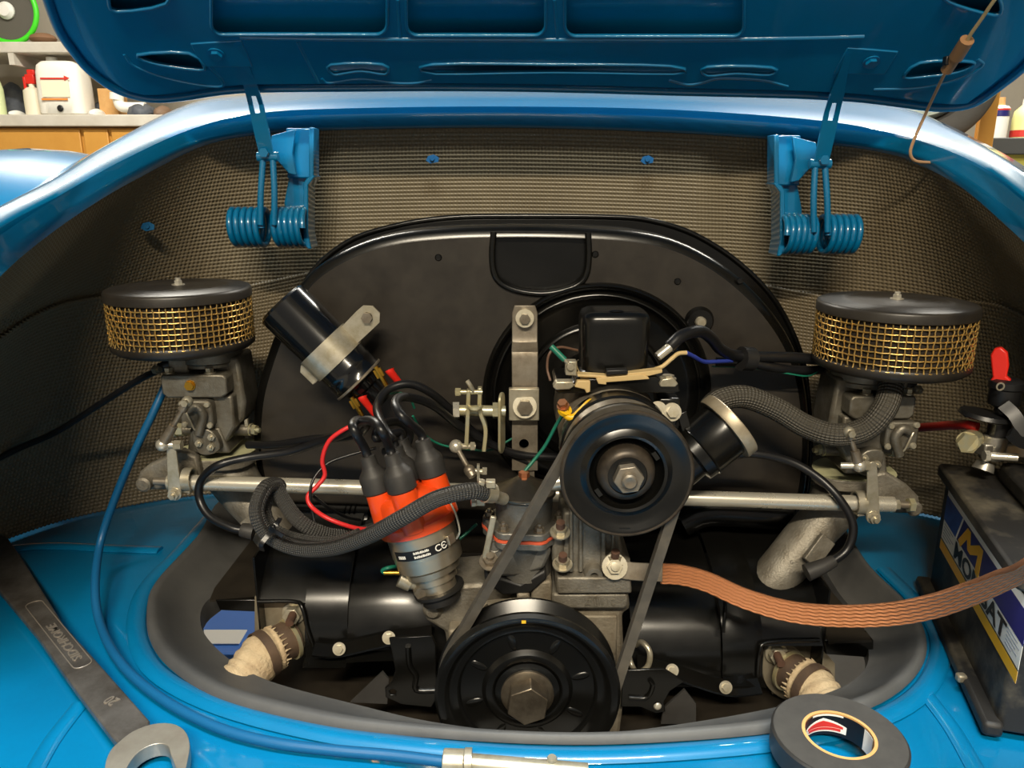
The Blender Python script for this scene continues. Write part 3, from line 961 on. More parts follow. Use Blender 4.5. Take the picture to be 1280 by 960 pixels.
# ------------------------------------------------------------------ generator stand (cast pedestal) 
Yg = .695
stand = thing('generator_stand', 'cast aluminium pedestal holding up the generator', 'bracket', W(740, 745, Yg + .03))
b = B(); yprism(b, [(704, 640), (702, 700), (694, 706), (694, 738), (700, 745), (786, 745), (790, 738), (788, 700), (778, 690), (772, 640)], Yg, Yg + .07); b.build('pedestal', ALU, stand, bevel=.003)
b = B(); yprism(b, [(696, 722), (788, 722), (790, 742), (696, 743)], Yg - .012, Yg + .075); b.build('base_flange', ALU, stand, bevel=.002)
for x0, x1 in ((712, 716), (724, 728), (752, 757), (765, 768)):
    b = B(); yprism(b, [(x0, 640), (x1, 640), (x1 + 1, 716), (x0 - 1, 716)], Yg - .006, Yg + .01); b.build('rib', ALU, stand, bevel=.0015)
M = axisY(W(741, 712, Yg + .004))
b = B(); b.lathe([(.004, .000), (.004, .014), (.0085, .014), (.0095, .012), (.0105, 0)], M, 24); bs = b.build('drilled_boss', ALU, stand)
b = B(); yprism(b, [(690, 668), (704, 664), (706, 706), (694, 712), (690, 700)], Yg - .004, Yg + .03); b.build('lug', ALU, stand, bevel=.003)
RUSTB = mat('rusty_stud', (120, 88, 72), 0.6, 0.4, rgb2=(90, 70, 60), vscale=80)
for px, py in ((703, 706), (768, 702), (700, 666)):
    p = W(px, py, Yg - .010)
    q = B(); q.hex(p, (0, -.35, 1), .0072, .006, 0, .010); nt_ = q.build('nut', ZINC, stand)
    q = B(); q.cyl(p + V((0, -.002, .004)), p + V((0, -.006, .014)), .0042, seg=12); q.build('stud', RUSTB, nt_)

# ------------------------------------------------------------------ crankcase
Ye = .70
case = thing('crankcase', 'grey aluminium crankcase block behind the crank pulley', 'engine', W(690, 860, .75) + V((0, 0, -.06)))
b = B(); yprism(b, [(690, 743), (786, 743), (788, 762), (778, 768), (782, 860), (770, 960), (560, 960), (600, 800), (640, 765)], Ye, Ye + .12); b.build('block', ALUD, case, bevel=.004)
b = B(); yprism(b, [(690, 742), (785, 742), (786, 758), (780, 762), (700, 762), (690, 756)], Ye - .012, Ye + .08); b.build('mount_ledge', ALU, case, bevel=.003)
text_mesh('21.IIII.Z', .010, MY @ Matrix.Translation((W(750, 752, Ye - .012).x, W(750, 752, Ye - .012).z, -(Ye - .0125))) @ Matrix.Rotation(pi, 4, 'Z'), .0006, 'cast_number', ALU, case)
b = B(); yprism(b, [(534, 742), (548, 734), (600, 730), (640, 738), (640, 770), (612, 800), (600, 815), (588, 822), (560, 822), (556, 790), (532, 776), (528, 756)], Ye + .005, Ye + .07); b.build('boss', ALU, case, bevel=.004)
b = B(); b.lathe([(0, .006), (.006, .006), (.009, .003), (.0105, 0)], axisY(W(541, 762, Ye + .005)), 20); b.build('plug', ALU, case)
b = B(); yprism(b, [(560, 788), (580, 788), (584, 822), (562, 828)], Ye - .012, Ye + .03); b.build('foot', ALUD, case, bevel=.003)
b = B(); b.cyl(W(596, 764, Ye + .01), W(690, 752, Ye + .01), .0155, .013, 24); b.build('oil_gallery', ALUD, case, ang=50)
b = B(); b.cyl(W(600, 770, Ye - .005), W(618, 782, Ye - .012), .014, .010, 20); b.build('gallery_elbow', ALUD, case)
b = B(); yprism(b, [(646, 742), (662, 742), (663, 770), (647, 770)], Ye - .012, Ye + .04); b.build('case_lug', ALUD, case, bevel=.0025)
b = B(); yprism(b, [(664, 728), (690, 726), (690, 770), (680, 776), (664, 772)], Ye - .008, Ye + .04); b.build('case_lug', ALUD, case, bevel=.003)
b = B(); b.hex(W(690, 749, Ye + .004), (1, -.15, 0), .0095, .008, 0, 0); b.build('case_bolt', STEEL, case, bevel=.0006)
b = B(); yprism(b, [(664, 660), (688, 660), (690, 728), (664, 730)], Ye + .02, Ye + .06); b.build('pump_tower', ALU, case, bevel=.003)
b = B(); yprism(b, [(725, 770), (772, 770), (770, 850), (740, 850)], Ye - .004, Ye + .01); b.build('machined_face', ALUD, case, bevel=.002)
M = MY @ Matrix.Translation((W(706, 770, Ye).x, W(706, 770, Ye).z, -(Ye - .0005)))
text_mesh('WJ', .007, M, .0006, 'stamped_letters', ALU, case)
p = W(800, 820, Ye + .03)
b = B(); b.tube([W(786, 846, Ye + .02), W(798, 842, Ye + .01), W(810, 832, Ye + .01), W(812, 815, Ye + .012), W(803, 803, Ye + .02), W(795, 806, Ye + .03)], .0032, 8, 6); b.build('spring_clip', ZINC, case, ang=80)
b = B(); b.tube([W(798, 845, Ye + .015), W(790, 832, Ye + .01), W(786, 820, Ye + .02)], .003, 8, 6); b.build('spring_clip', ZINC, case, ang=80)

# ------------------------------------------------------------------ fuel pump
Yf = .715
pump = thing('fuel_pump', 'grey domed fuel pump with an orange gasket', 'fuel pump', W(645, 735, Yf))
pc = W(655, 632, Yf)
k_ = mpp(632, Yf)
M = frame(pc, (0, 0, 1), (1, 0, 0))
PUMPM = mat('pump_zinc', (132, 130, 124), 0.48, 0.55, rgb2=(104, 100, 92), vscale=50, bump=0.2, bscale=500)
DOME = mat('dark_dome', (120, 112, 100), 0.3, 0.85, rgb2=(92, 84, 74), vscale=30)
R_ = 37 * k_
b = B(); b.lathe([(R_ * 1.04, .0135), (R_ * 1.08, .0150), (R_ * 1.06, .0180), (R_ * .97, .0190), (R_ * .88, .0195), (R_ * .30, .0300), (R_ * .18, .0312), (0, .0312)], M, 40); dm = b.build('dome_cap', DOME, pump, ang=50)
b = B(); b.hex(M @ V((0, 0, .031)), (0, 0, 1), .0055, .005); b.build('cap_screw', mat('coppery_screw', (190, 120, 84), .4, .8), dm)
b = B(); b.lathe([(0, -.014), (R_ * .92, -.014), (R_ * .95, -.005), (R_ * .98, .012), (R_ * 1.03, .014), (R_ * 1.03, .0165), (0, .017)], M, 40); b.build('upper_body', PUMPM, pump)
flo = []
for k in range(48):
    a = 2 * pi * k / 48
    rr = R_ * (1.28 + .14 * max(0, cos(6 * a + .6)))
    flo.append((rr * cos(a), rr * sin(a)))
b = B(); b.prism(flo, -.021, -.0135, M); uf = b.build('upper_flange', PUMPM, pump, bevel=.0012)
b = B(); b.prism([(x * 1.02, y * 1.02) for x, y in flo], -.0235, -.021, M); b.build('gasket', GASK, pump)
b = B(); b.prism(flo, -.031, -.0235, M); b.build('lower_flange', PUMPM, pump, bevel=.0012)
for k in range(6):
    a = (2 * pi * k - .6) / 6
    q = B(); q.hex(M @ V((R_ * 1.18 * cos(a), R_ * 1.18 * sin(a), -.0135)), (0, 0, 1), .0048, .0045, .0022, .0062); q.build('flange_screw', STEEL, uf)
b = B(); b.lathe([(R_ * 1.05, -.030), (R_ * .95, -.042), (R_ * .88, -.060), (R_ * .92, -.072), (0, -.072)], M, 32); b.build('lower_body', PUMPM, pump)
b = B(); yprism(b, [(606, 690), (614, 672), (680, 665), (690, 690), (680, 712), (648, 722), (618, 722), (606, 710)], Yf - .026, Yf + .02); b.build('mount_foot', PUMPM, pump, bevel=.004)
b = B(); yprism(b, [(604, 702), (612, 718), (650, 730), (682, 712), (684, 724), (664, 742), (628, 745), (606, 728)], Yf - .026, Yf + .03); b.build('black_spacer', RUB_D, pump, bevel=.003)
b = B(); b.lathe([(.003, .000), (.003, .002), (.006, .002), (.006, 0)], axisY(W(649, 684, Yf - .0268)), 18); b.build('hole_rim', PUMPM, pump)
b = B(); b.lathe([(.0052, .0), (.0062, .0006), (.0062, .0), ], axisY(W(618, 683, Yf - .0272)), 24); b.build('cast_ring', PUMPM, pump)
text_mesh('W', .006, MY @ Matrix.Translation((W(618, 683, Yf).x, W(618, 683, Yf).z, -(Yf - .0272))), .0004, 'cast_mark', PUMPM, pump)
b = B(); p = W(613, 702, Yf - .028)
b.hex(p, (0, -.6, 1), .0075, .006, .004, .011); b.build('mount_nut', STEEL, pump)
b = B(); strip(b, [W(617, 645, Yf - .03), W(612, 670, Yf - .03), W(606, 698, Yf - .03)], (0, -1, 0), .006, .004); b.build('priming_lever', ZINC, pump, bevel=.001)
b = B(); b.cyl(W(630, 624, Yf - .03), W(612, 618, Yf - .045), .006, .006, 16); b.build('inlet_pipe', ZINC, pump)
b = B(); b.cyl(W(686, 605, Yf), W(712, 600, Yf), .0085, .0085, 20); b.build('outlet_pipe', POL, pump)

# ------------------------------------------------------------------ cylinder tins
SEC = [(1.02, .50), (.98, .528), (.92, .538), (.86, .533), (.815, .522), (.79, .508), (.768, .492), (.756, .478), (.748, .460), (.744, .440), (.742, .424), (.741, .420), (.726, .417)]
def tin_piece(parent, name, x0, x1, dz=0.0, dy=0.0, bulge=0.0, low=0.0, n=8, m=TIN, cut=99):
    rows = []
    for i in range(n + 1):
        t = i / n
        r = []
        for j, (y, z) in enumerate(SEC[:cut]):
            r.append(V((x0 + (x1 - x0) * t, y + dy + bulge * sin(pi * t) * -.5, z + dz + bulge * sin(pi * t) - (low if j > 8 else 0))))
        rows.append(r)
    q = B(); q.loft(rows)
    return q.build(name, m, parent, ang=40)
ltin = thing('cylinder_tin', 'black sheet tin over the cylinders beneath the braided hose loop', 'engine tin', (-.2, .80, .40))
xa, xb, xc = W(322, 720, .76).x, W(434, 720, .76).x, W(560, 740, .76).x
xm = W(380, 760, .75).x
tin_piece(ltin, 'outer_cover', xm, xb)
tin_piece(ltin, 'outer_cover', xa, xm, cut=8)
b = B(); b.tube([W(322, 752, .756), W(368, 752, .756), W(378, 760, .75), W(384, 785, .745), W(392, 808, .742)], .0024, 8, 4); b.build('cutout_lip', TIN, ltin, ang=80)
tin_piece(ltin, 'inner_cover', xb, xc, dz=-.006, bulge=.004, low=-.012)
b = B(); b.box((xa - .001, .88, .478), (.002, .25, .11)); b.build('end_wall', TIN, ltin)
b = B(); b.lathe([(.0155, .0), (.0155, .003), (.013, .0042), (0, .0044)], frame(W(358, 716, .79), (0, -.62, .78), (1, 0, 0)), 28); b.build('pressed_disc', TIN, ltin)
for px, py in ((424, 811), (486, 797)):
    screw(ltin, W(px, py, .722), (0, -.9, .4), .0045, 'tin_screw', ZINC)
b = B(); strip(b, [W(392, 812, .73), W(424, 813, .73), (W(486, 799, .73)), W(540, 790, .73)], (0, -.4, 1), .016, .003, 5); b.build('flange_strip', TIN, ltin)
# joint tube at the back of the left tin
b = B(); b.cyl(W(352, 648, .88), W(462, 652, .88), .020, .020, 24); b.build('warm_air_tube', TIN, ltin, ang=50)
for px in (434, 440, 446):
    b = B(); b.lathe([(.0203, -.001), (.0218, 0), (.0203, .001)], frame(W(px, 651.5, .88), (1, 0, 0)), 28); b.build('tube_rib', TIN, ltin)
rtin = thing('cylinder_tin', 'black sheet tin over the cylinders beneath the copper strap', 'engine tin', (.25, .80, .40))
xa, xb, xc = W(815, 750, .75).x, W(905, 760, .75).x, W(1030, 770, .75).x
tin_piece(rtin, 'inner_cover', xa - .02, xb, dz=-.036, bulge=.0, low=-.012)
xm = W(956, 800, .74).x
tin_piece(rtin, 'outer_cover', xb, xm, dz=-.028, dy=-.004, bulge=.003, low=-.006)
tin_piece(rtin, 'outer_cover', xm, xc, dz=-.028, dy=-.004, cut=9)
b = B(); b.tube([W(946, 852, .735), W(950, 815, .738), W(960, 803, .742), W(1024, 800, .744)], .0024, 8, 4); b.build('cutout_lip', TIN, rtin, ang=80)
b = B(); b.box((xc + .001, .87, .445), (.002, .25, .11)); b.build('end_wall', TIN, rtin)
b = B(); b.tube([W(905, 735, .77) + V((0, -.004, .003)), W(905, 760, .745) + V((0, -.004, 0)), W(904, 790, .735)], .0022, 6, 4); b.build('seam', TIN, rtin, ang=80)
for px, py in ((840, 838), (907, 859)):
    screw(rtin, W(px, py, .715), (0, -.9, .4), .0045, 'tin_screw', ZINC)
b = B(); strip(b, [W(796, 828, .722), W(840, 839, .722), W(907, 860, .722), W(950, 858, .722)], (0, -.4, 1), .018, .003, 5); b.build('flange_strip', TIN, rtin)
b = B(); b.tube([W(852, 652, .86), W(880, 640, .86), W(920, 640, .86), W(985, 644, .86)], .018, 20, 5); b.build('warm_air_tube', TIN, rtin, ang=60)
# upright back tin between shroud and cylinders
bt = B(); bt.box((0.0, .935, .50), (.62, .01, .20)); tag(bt.build('rear_tin_plate', TINM, None, bevel=.002), 'black tin plate standing below the fan shroud', 'engine tin')

# lower brackets beside the crank pulley
lb = thing('pulley_bracket', 'black folded tin bracket with a hole on the distributor side of the crank pulley', 'bracket', W(515, 880, .69))
b = B(); yprism(b, [(486, 798), (540, 795), (545, 806), (545, 838), (548, 870), (540, 884), (500, 880), (482, 872), (481, 860), (490, 852), (494, 838)], .685, .688, [[(487, 864), (491, 861), (495, 864), (494, 869), (488, 869)]]); b.build('bracket_plate', TIN, lb, bevel=.001)
b = B(); b.tube([W(510, 808, .684), W(512, 832, .684), W(520, 845, .684), W(520, 862, .684), W(545, 863, .684)], .003, 8, 4); b.build('pressed_bead', TIN, lb, ang=80)
rb = thing('pulley_bracket', 'black folded tin bracket with a rivet on the copper strap side of the crank pulley', 'bracket', W(810, 890, .69))
b = B(); yprism(b, [(778, 838), (830, 836), (856, 852), (838, 864), (830, 878), (832, 890), (820, 892), (800, 884), (776, 884)], .685, .688); b.build('bracket_plate', TIN, rb, bevel=.001)
b = B(); b.lathe([(0, .002), (.003, .0015), (.0042, 0)], axisY(W(822, 883, .684)), 14); b.build('rivet', POL, rb)
b = B(); b.tube([W(786, 872, .684), W(808, 872, .684), W(816, 858, .684), W(812, 850, .684)], .0025, 8, 4); b.build('pressed_bead', TIN, rb, ang=80)
# under-tray tin below the engine
ut = thing('engine_undertin', 'dark lower engine tin sheets below the cylinders', 'engine tin', (0, .75, .30))
GREYT = mat('grey_undertin', (58, 56, 54), 0.5, rgb2=(40, 38, 36), vscale=20)
for x0, x1 in ((-.30, -.035), (.12, .34)):
    b = B(); b.box(((x0 + x1) / 2, .76, .335), (x1 - x0, .30, .004)); b.build('sheet', TINM, ut)
    b = B(); b.box(((x0 + x1) / 2, .90, .40), (x1 - x0, .004, .13)); b.build('sheet', TINM, ut)
b = B(); b.box((-.05, .70, .31), (.9, .004, .05)); b.build('front_sheet', TINM, ut)
b = B(); yprism(b, [(438, 878), (478, 840), (486, 850), (484, 880)], .69, .693); b.build('grey_gusset', GREYT, ut)
b = B(); yprism(b, [(856, 862), (870, 880), (870, 905), (826, 905), (830, 885)], .70, .703); b.build('grey_gusset', GREYT, ut)

# side tins between the seal and the cylinders
for nm, lab, poly, fr_ in (('side_tin', 'flat black tin between the cylinder cover and the seal near the blue tube', [(345, 655), (330, 745), (262, 750), (268, 735), (318, 670)], [(269, 750), (322, 750), (322, 765), (275, 763)]),
                           ('side_tin', 'flat black tin between the cylinder cover and the seal near the battery', [(1010, 690), (1040, 740), (1085, 792), (1090, 800), (1036, 802), (1020, 760)], [(1030, 800), (1092, 800), (1092, 812), (1085, 822), (1032, 818)])):
    t = thing(nm, lab, 'engine tin', Wz(*poly[0], ZT - .03))
    pp = [Wz(x, y, ZT - .012) for x, y in poly]
    q = B(); nn = len(pp); q.add(pp + [p + V((0, 0, -.003)) for p in pp], [tuple(range(nn)), tuple(range(2 * nn - 1, nn - 1, -1))] + [(i, (i + 1) % nn, nn + (i + 1) % nn, nn + i) for i in range(nn)])
    q.build('flat_sheet', TINM, t)
    Yq = Wz(*fr_[0], ZT - .012).y
    q = B(); yprism(q, fr_, Yq, Yq + .02); q.build('folded_edge', TIN, t, bevel=.001)

# ------------------------------------------------------------------ exhaust stubs with heat wrap
def exhaust(lab, plate, Yp, stud, p0, p1, p2, r, pl2=None):
    t = thing('exhaust_stub', lab, 'exhaust pipe', p2)
    q = B(); yprism(q, plate, Yp, Yp + .006, sm=4); q.build('flange', GALV, t, bevel=.001)
    if pl2:
        q = B(); yprism(q, pl2, Yp + .008, Yp + .011); q.build('backing_plate', GALV, t, bevel=.0008)
    q = B(); q.tube([p0, p0.lerp(p1, .5) + V((0, 0, .001)), p1], lambda s: r, 28, 6); q.build('pipe', RUST, t, ang=60)
    dd = (p1 - p0).normalized()
    q = B(); q.tube([p0 + dd * .002, p0 + dd * .006], r * 1.1, 28, 1); q.build('weld_bead', YZINC, t, ang=60)
    n_ = 9
    wr = B(); wr.tube([p1 - dd * .004, p1 + dd * .012, p1.lerp(p2, .6), p2], lambda s: r * (1.14 + .05 * sin(40 * s)), 28, 8); w = wr.build('heat_wrap', HEAT, t, ang=80)
    q = B(); strip(q, [p1 + dd * .010 + (V((1, 0, 0)).cross(dd).normalized() * cos(a) + dd.cross(V((1, 0, 0)).cross(dd).normalized()) * sin(a)) * r * 1.22 for a in [2 * pi * k / 24 for k in range(24)]], lambda s: dd, .0012, .010, 1, True); q.build('clamp_band', RUST, w)
    fz = B()
    for k in range(26):
        a = 2 * pi * k / 26
        e1 = V((1, 0, 0)).cross(dd).normalized(); e2 = dd.cross(e1)
        c = p1 - dd * .003 + (e1 * cos(a) + e2 * sin(a)) * r * 1.12
        fz.cyl(c, c - dd * random.uniform(.003, .008) + (e1 * cos(a) + e2 * sin(a)) * random.uniform(-.001, .002), .0016, .0004, 5)
    fz.build('frayed_edge', HEAT, w, kind='stuff')
    q = B(); q.hex(W(*stud, Yp - .001), (0, -1, .1), .010, .009, 0, .013); s_ = q.build('stud_nut', ZINC, t, bevel=.0006)
    q = B(); q.cyl(W(*stud, Yp - .008), W(*stud, Yp - .008) + V((0, -.018, -.002)), .0046, seg=12); q.build('stud', RUSTB, s_)
exhaust('heat wrapped exhaust stub on a steel flange below the pressed disc of the tin',
        [(322, 750), (345, 746), (372, 752), (383, 775), (384, 800), (372, 822), (350, 828), (330, 815), (322, 790)], .772, (367, 766),
        W(366, 797, .768), W(340, 812, .748), W(288, 866, .70), .0215, [(318, 746), (378, 746), (384, 800), (340, 800), (318, 790)])
exhaust('heat wrapped exhaust stub behind the roll of black tape',
        [(957, 812), (966, 803), (990, 806), (1014, 832), (1024, 852), (1010, 872), (985, 876), (962, 862), (953, 840)], .765, (970, 816),
        W(983, 836, .760), W(1006, 853, .736), W(1052, 905, .68), .0215, [(962, 802), (1020, 802), (1044, 830), (1044, 868), (965, 868)])

# ================================================================== air cleaners
def air_cleaner(lab, px, py, Y, rpx, hm):
    c = W(px, py, Y)                     # centre of the top plate
    k = mpp(py, Y); R = rpx * k
    t = thing('air_cleaner', lab, 'air filter', c - V((0, 0, hm + .03)), 'gold mesh air cleaners')
    M = Matrix.Translation(c)
    q = B(); q.lathe([(0, .001), (.012, .001), (.02, 0), (R * .60, -.0005), (R * .66, .0008), (R * .72, .0), (R * .965, -.0012), (R * .992, -.0022), (R * 1.005, -.0045), (R * 1.008, -.0125), (R * .99, -.0135), (0, -.012)], M, 72)
    q.build('top_plate', TINM, t, ang=50)
    q = B(); q.lathe([(0, -.012), (R * .955, -.0145), (R * .955, -.016 - hm), (0, -.016 - hm)], M, 60); q.build('foam_ring', FILT, t)
    q = B(); z0 = -.0155 - hm
    q.lathe([(R * .985, z0 + .003), (R * 1.0, z0 + .001), (R * .995, z0 - .005), (R * .93, z0 - .009), (R * .5, z0 - .011), (R * .42, z0 - .018), (0, z0 - .018)], M, 64); q.build('base_plate', TINM, t, ang=50)
    q = B(); nv, nh = 74, 8
    for i in range(nh):                  # ring wires, woven in and out
        z = -.018 - (hm - .004) * i / (nh - 1)
        q.tube([c + V((cos(a) * (R * .978 + .0011 * (1 if (j + i) % 2 else -1)), sin(a) * (R * .978 + .0011 * (1 if (j + i) % 2 else -1)), z)) for j, a in enumerate([2 * pi * j / nv for j in range(nv)])], .00095, 5, 1, closed=True)
    for j in range(nv):                  # upright wires
        a = 2 * pi * j / nv
        q.tube([c + V((cos(a) * (R * .978 - .0011 * (1 if (j + i) % 2 else -1)), sin(a) * (R * .978 - .0011 * (1 if (j + i) % 2 else -1)), -.014 - (hm - .0) * i / (nh - 1))) for i in range(nh)], .0009, 5, 1)
    q.build('wire_mesh', GOLD, t, ang=80, kind='stuff')
    q = B(); q.hex(c + V((0, 0, .001)), (0, 0, 1), .0045, .004, .003, .007); q.build('top_nut', POL, t)
    return c, R, c.z - hm - .034
ACL = air_cleaner('round gold mesh air cleaner with a black lid beside the black coil', 223, 357, .865, 86, .046)
ACR = air_cleaner('round gold mesh air cleaner with a black lid beside the battery', 1121, 375, .825, 93, .049)

# ================================================================== carburettors, manifolds and throttle linkage
GASKP = mat('paper_gasket', (168, 166, 130), .7)
def carb_set(side, ref, Y, acz, labs, pump_off=0):
    o = W(*ref, Y); k = mpp(ref[1], Y); sx = 1 if side < 0 else -1
    def P(dx, dy, dY=0):
        return o + V((sx * dx * k, dY, -dy * k))
    def lp(q, pts, y0, y1, sm=0):
        poly = [(P(*p).x, P(*p).z) for p in pts]
        if sm:
            poly = smooth2(poly, sm)
        return q.prism(poly, -(o.y + y1), -(o.y + y0), MY)
    t = thing('carburettor', labs[0], 'carburettor', P(0, 50), 'twin carburettors')
    # throat under the air cleaner
    q = B(); q.lathe([(.036, 0), (.036, -.012), (.034, -.014), (.034, (P(0, -60).z - acz))], Matrix.Translation((P(5, 0).x, o.y + .01, acz + .006)), 32); q.build('throat', CARB, t)
    q = B(); lp(q, [(-38, -62), (34, -62), (38, -58), (38, -38), (30, -33), (-34, -33), (-40, -38), (-40, -58)], -.032, .04); cv = q.build('top_cover', CARB, t, bevel=.002)
    q = B(); lp(q, [(-34, -80), (-12, -82), (-10, -60), (-34, -60)], -.022, .03); q.build('cover_rib', CARB, cv, bevel=.002)
    for dx in (-33, 16):
        q = B(); q.hex(P(dx, -62, -.024), (0, 0, 1), .0048, .005, 0, .0065); q.build('cover_screw', ZINC, cv)
    q = B(); q.hex(P(-5, -49, -.032), (0, -1, 0), .0052, .004, 0, .006); q.build('jet_plug', BRASS, cv)
    q = B(); lp(q, [(-14, -34), (40, -34), (40, 6), (24, 32), (-14, 32)], -.024, .036); q.build('body', CARB, t, bevel=.003)
    q = B(); lp(q, [(16, -78), (46, -78), (50, -20), (46, 2), (28, 16), (16, 0)], -.010, .04); q.build('float_chamber', CARB, t, bevel=.004)
    f = pump_off
    q = B(); lp(q, rrect(-20 + f, -31, 19 + f, 4, 7, 3), -.036, -.022); pc_ = q.build('pump_cover', CARB, t, bevel=.0022)
    q = B(); q.tube([P(-9 + f, -19, -.037), P(2 + f, -24, -.039), P(9 + f, -15, -.039), P(6 + f, -3, -.039), P(1 + f, 10, -.038)], .0052, 12, 5); q.build('pump_passage', CARB, pc_, ang=80)
    for dx, dy in ((-16, -27), (14, -26), (-15, -1), (15, 0)):
        q = B(); q.lathe([(0, .0022), (.0026, .0022), (.0036, .001), (.0038, 0)], axisY(P(dx + f, dy, -.036)), 14); q.build('cover_screw', ZINC, pc_)
    q = B(); q.tube([P(-10 + f, -20, -.042), P(-7 + f, -14, -.043), P(-2 + f, 2, -.042), P(3 + f, 10, -.036)], .0011, 6, 4); q.build('return_wire', ZINC, t)
    q = B(); lp(q, [(-14, 6), (22, 6), (32, 40), (-22, 40)], -.026, .03); q.build('throttle_body', CARB, t, bevel=.003)
    q = B(); lp(q, [(-8, 8), (8, 4), (20, 12), (24, 30), (10, 38), (-4, 34)], -.036, -.024, 3); lv = q.build('throttle_lever', CARB, t, bevel=.0012)
    for dx, dy in ((0, 22), (14, 27), (16, 14)):
        q = B(); q.hex(P(dx, dy, -.036), (0, -1, 0), .0042, .004, .002); q.build('lever_screw', ZINC, lv)
    q = B(); q.cyl(P(20, 18, .0), P(52, 18, .0), .007, seg=16); q.build('throttle_shaft', CARB, t)
    q = B(); q.hex(P(50, 18, 0), (sx, -.2, 0), .0062, .006, .003, .0075); q.build('shaft_nut', YZINC, t)
    q = B(); lp(q, [(44, 4), (48, 3), (49, 20), (44, 20)], -.004, .001); q.build('stop_lever', ZINC, t, bevel=.0006)
    q = B(); q.cyl(P(-42, 16, -.005), P(-14, 16, -.005), .0062, seg=16); q.build('shaft_stub', CARB, t)
    q = B(); q.hex(P(-42, 16, -.005), (sx, 0, 0), .0078, .008, 0, .009); q.build('stub_nut', YZINC, t)
    # fuel inlet fitting at the outer side
    q = B(); q.cyl(P(-60, -60, .01), P(-36, -70, .01), .0052, seg=14); fi = q.build('inlet_elbow', RUB_D, t)
    q = B(); q.hex(P(-64, -58, .006), (sx, -.6, .2), .0055, .006, .003); q.build('inlet_bolt', ZINC, fi)
    # ---- manifold
    m = thing('intake_manifold', labs[1], 'manifold', P(60, 160, .02), 'intake manifolds')
    fl = [(p.x, p.y) for p in catmull([V((x, y, 0)) for x, y in ((-.040, -.028), (.0, -.036), (.036, -.026), (.044, .01), (.03, .036), (-.02, .036), (-.046, .008))], 5, True)]
    Mf = Matrix.Translation(P(4, 56, .006))
    q = B(); q.prism(fl, -.006, .008, Mf); q.build('carb_flange', ALU, m, bevel=.0016)
    q = B(); q.prism([(x * 1.005, y * 1.005) for x, y in fl], .008, .0092, Mf); q.build('flange_gasket', GASKP, m)
    pts = [P(6, 60, .008), P(14, 78, .008), P(34, 104, .0), P(66, 140, -.01), P(98, 178, -.02), P(124, 212, -.02)]
    q = B(); q.tube(pts, lambda s: .034 - .008 * min(1, s * 2), 24, 6); q.build('runner', ALU, m, ang=70)
    q = B(); strip(q, [P(50, 118, -.040), P(74, 146, -.050)], (0, -1, 0), .020, .006, 1); q.build('cast_pad', ALU, m, bevel=.001)
    q = B(); strip(q, [P(88, 150, -.03), P(92, 190, -.035)], (0, -1, 0), .010, .02, 1); q.build('runner_rib', ALU, m, bevel=.002)
    return t, m, P, lp, k, sx
cl = carb_set(-1, (262, 520), .865, ACL[2], ('grey metal carburettor under the air cleaner beside the coil', 'cast aluminium intake manifold beneath the carburettor beside the coil'))
cr = carb_set(1, (1080, 545), .83, ACR[2], ('grey metal carburettor under the air cleaner beside the battery', 'cast aluminium intake manifold beneath the carburettor beside the battery'), -26)
# throttle cross shaft from one side to the other
RL, RR = W(206, 602, .812), W(1128, 631, .785)
shaft = thing('throttle_cross_shaft', 'long polished steel throttle shaft running across behind the distributor', 'rod', RL)
du = (RR - RL).normalized()
b = B(); b.cyl(RL + du * .012, RR - du * .010, .0088, seg=24); b.build('rod', POL, shaft)
for e, s in ((RL, 1), (RR, -1)):
    b = B(); b.cyl(e - du * s * .012, e + du * s * .03, .0042, seg=14); b.build('threaded_end', STEEL, shaft)
b = B(); b.lathe([(.0078, 0), (.0095, .001), (.0095, .02), (.0078, .021)], frame(RL + du * .004, du), 24); b.build('collar', ZINC, shaft)
b = B(); b.hex(RR + du * .006, du, .008, .006); b.build('end_nut', YZINC, shaft)
b = B(); b.hex(RR - du * .009, du, .006, .005); b.build('lock_nut', ZINC, shaft)
def bracket_arm(lab, pts, Y, tip):
    t = thing('shaft_bracket', lab, 'bracket', W(*tip, Y), 'shaft end brackets')
    q = B(); yprism(q, pts, Y, Y + .012, sm=0); q.build('arm_plate', ALU, t, bevel=.003)
    q = B(); q.lathe([(0, 0), (.0085, 0), (.0085, .010), (.006, .012), (0, .012)], axisY(W(*tip, Y)), 24); q.build('tip_boss', ALU, t)
bracket_arm('triangular aluminium bracket arm at the carburettor beside the coil',
            [(171, 600), (174, 590), (184, 582), (226, 562), (246, 572), (252, 598), (240, 612), (184, 613), (174, 609)], .825, (184, 602))
bracket_arm('triangular aluminium bracket arm at the carburettor beside the battery',
            [(1151, 632), (1149, 621), (1134, 606), (1108, 590), (1088, 594), (1082, 626), (1092, 641), (1142, 643), (1149, 639)], .80, (1138, 632))
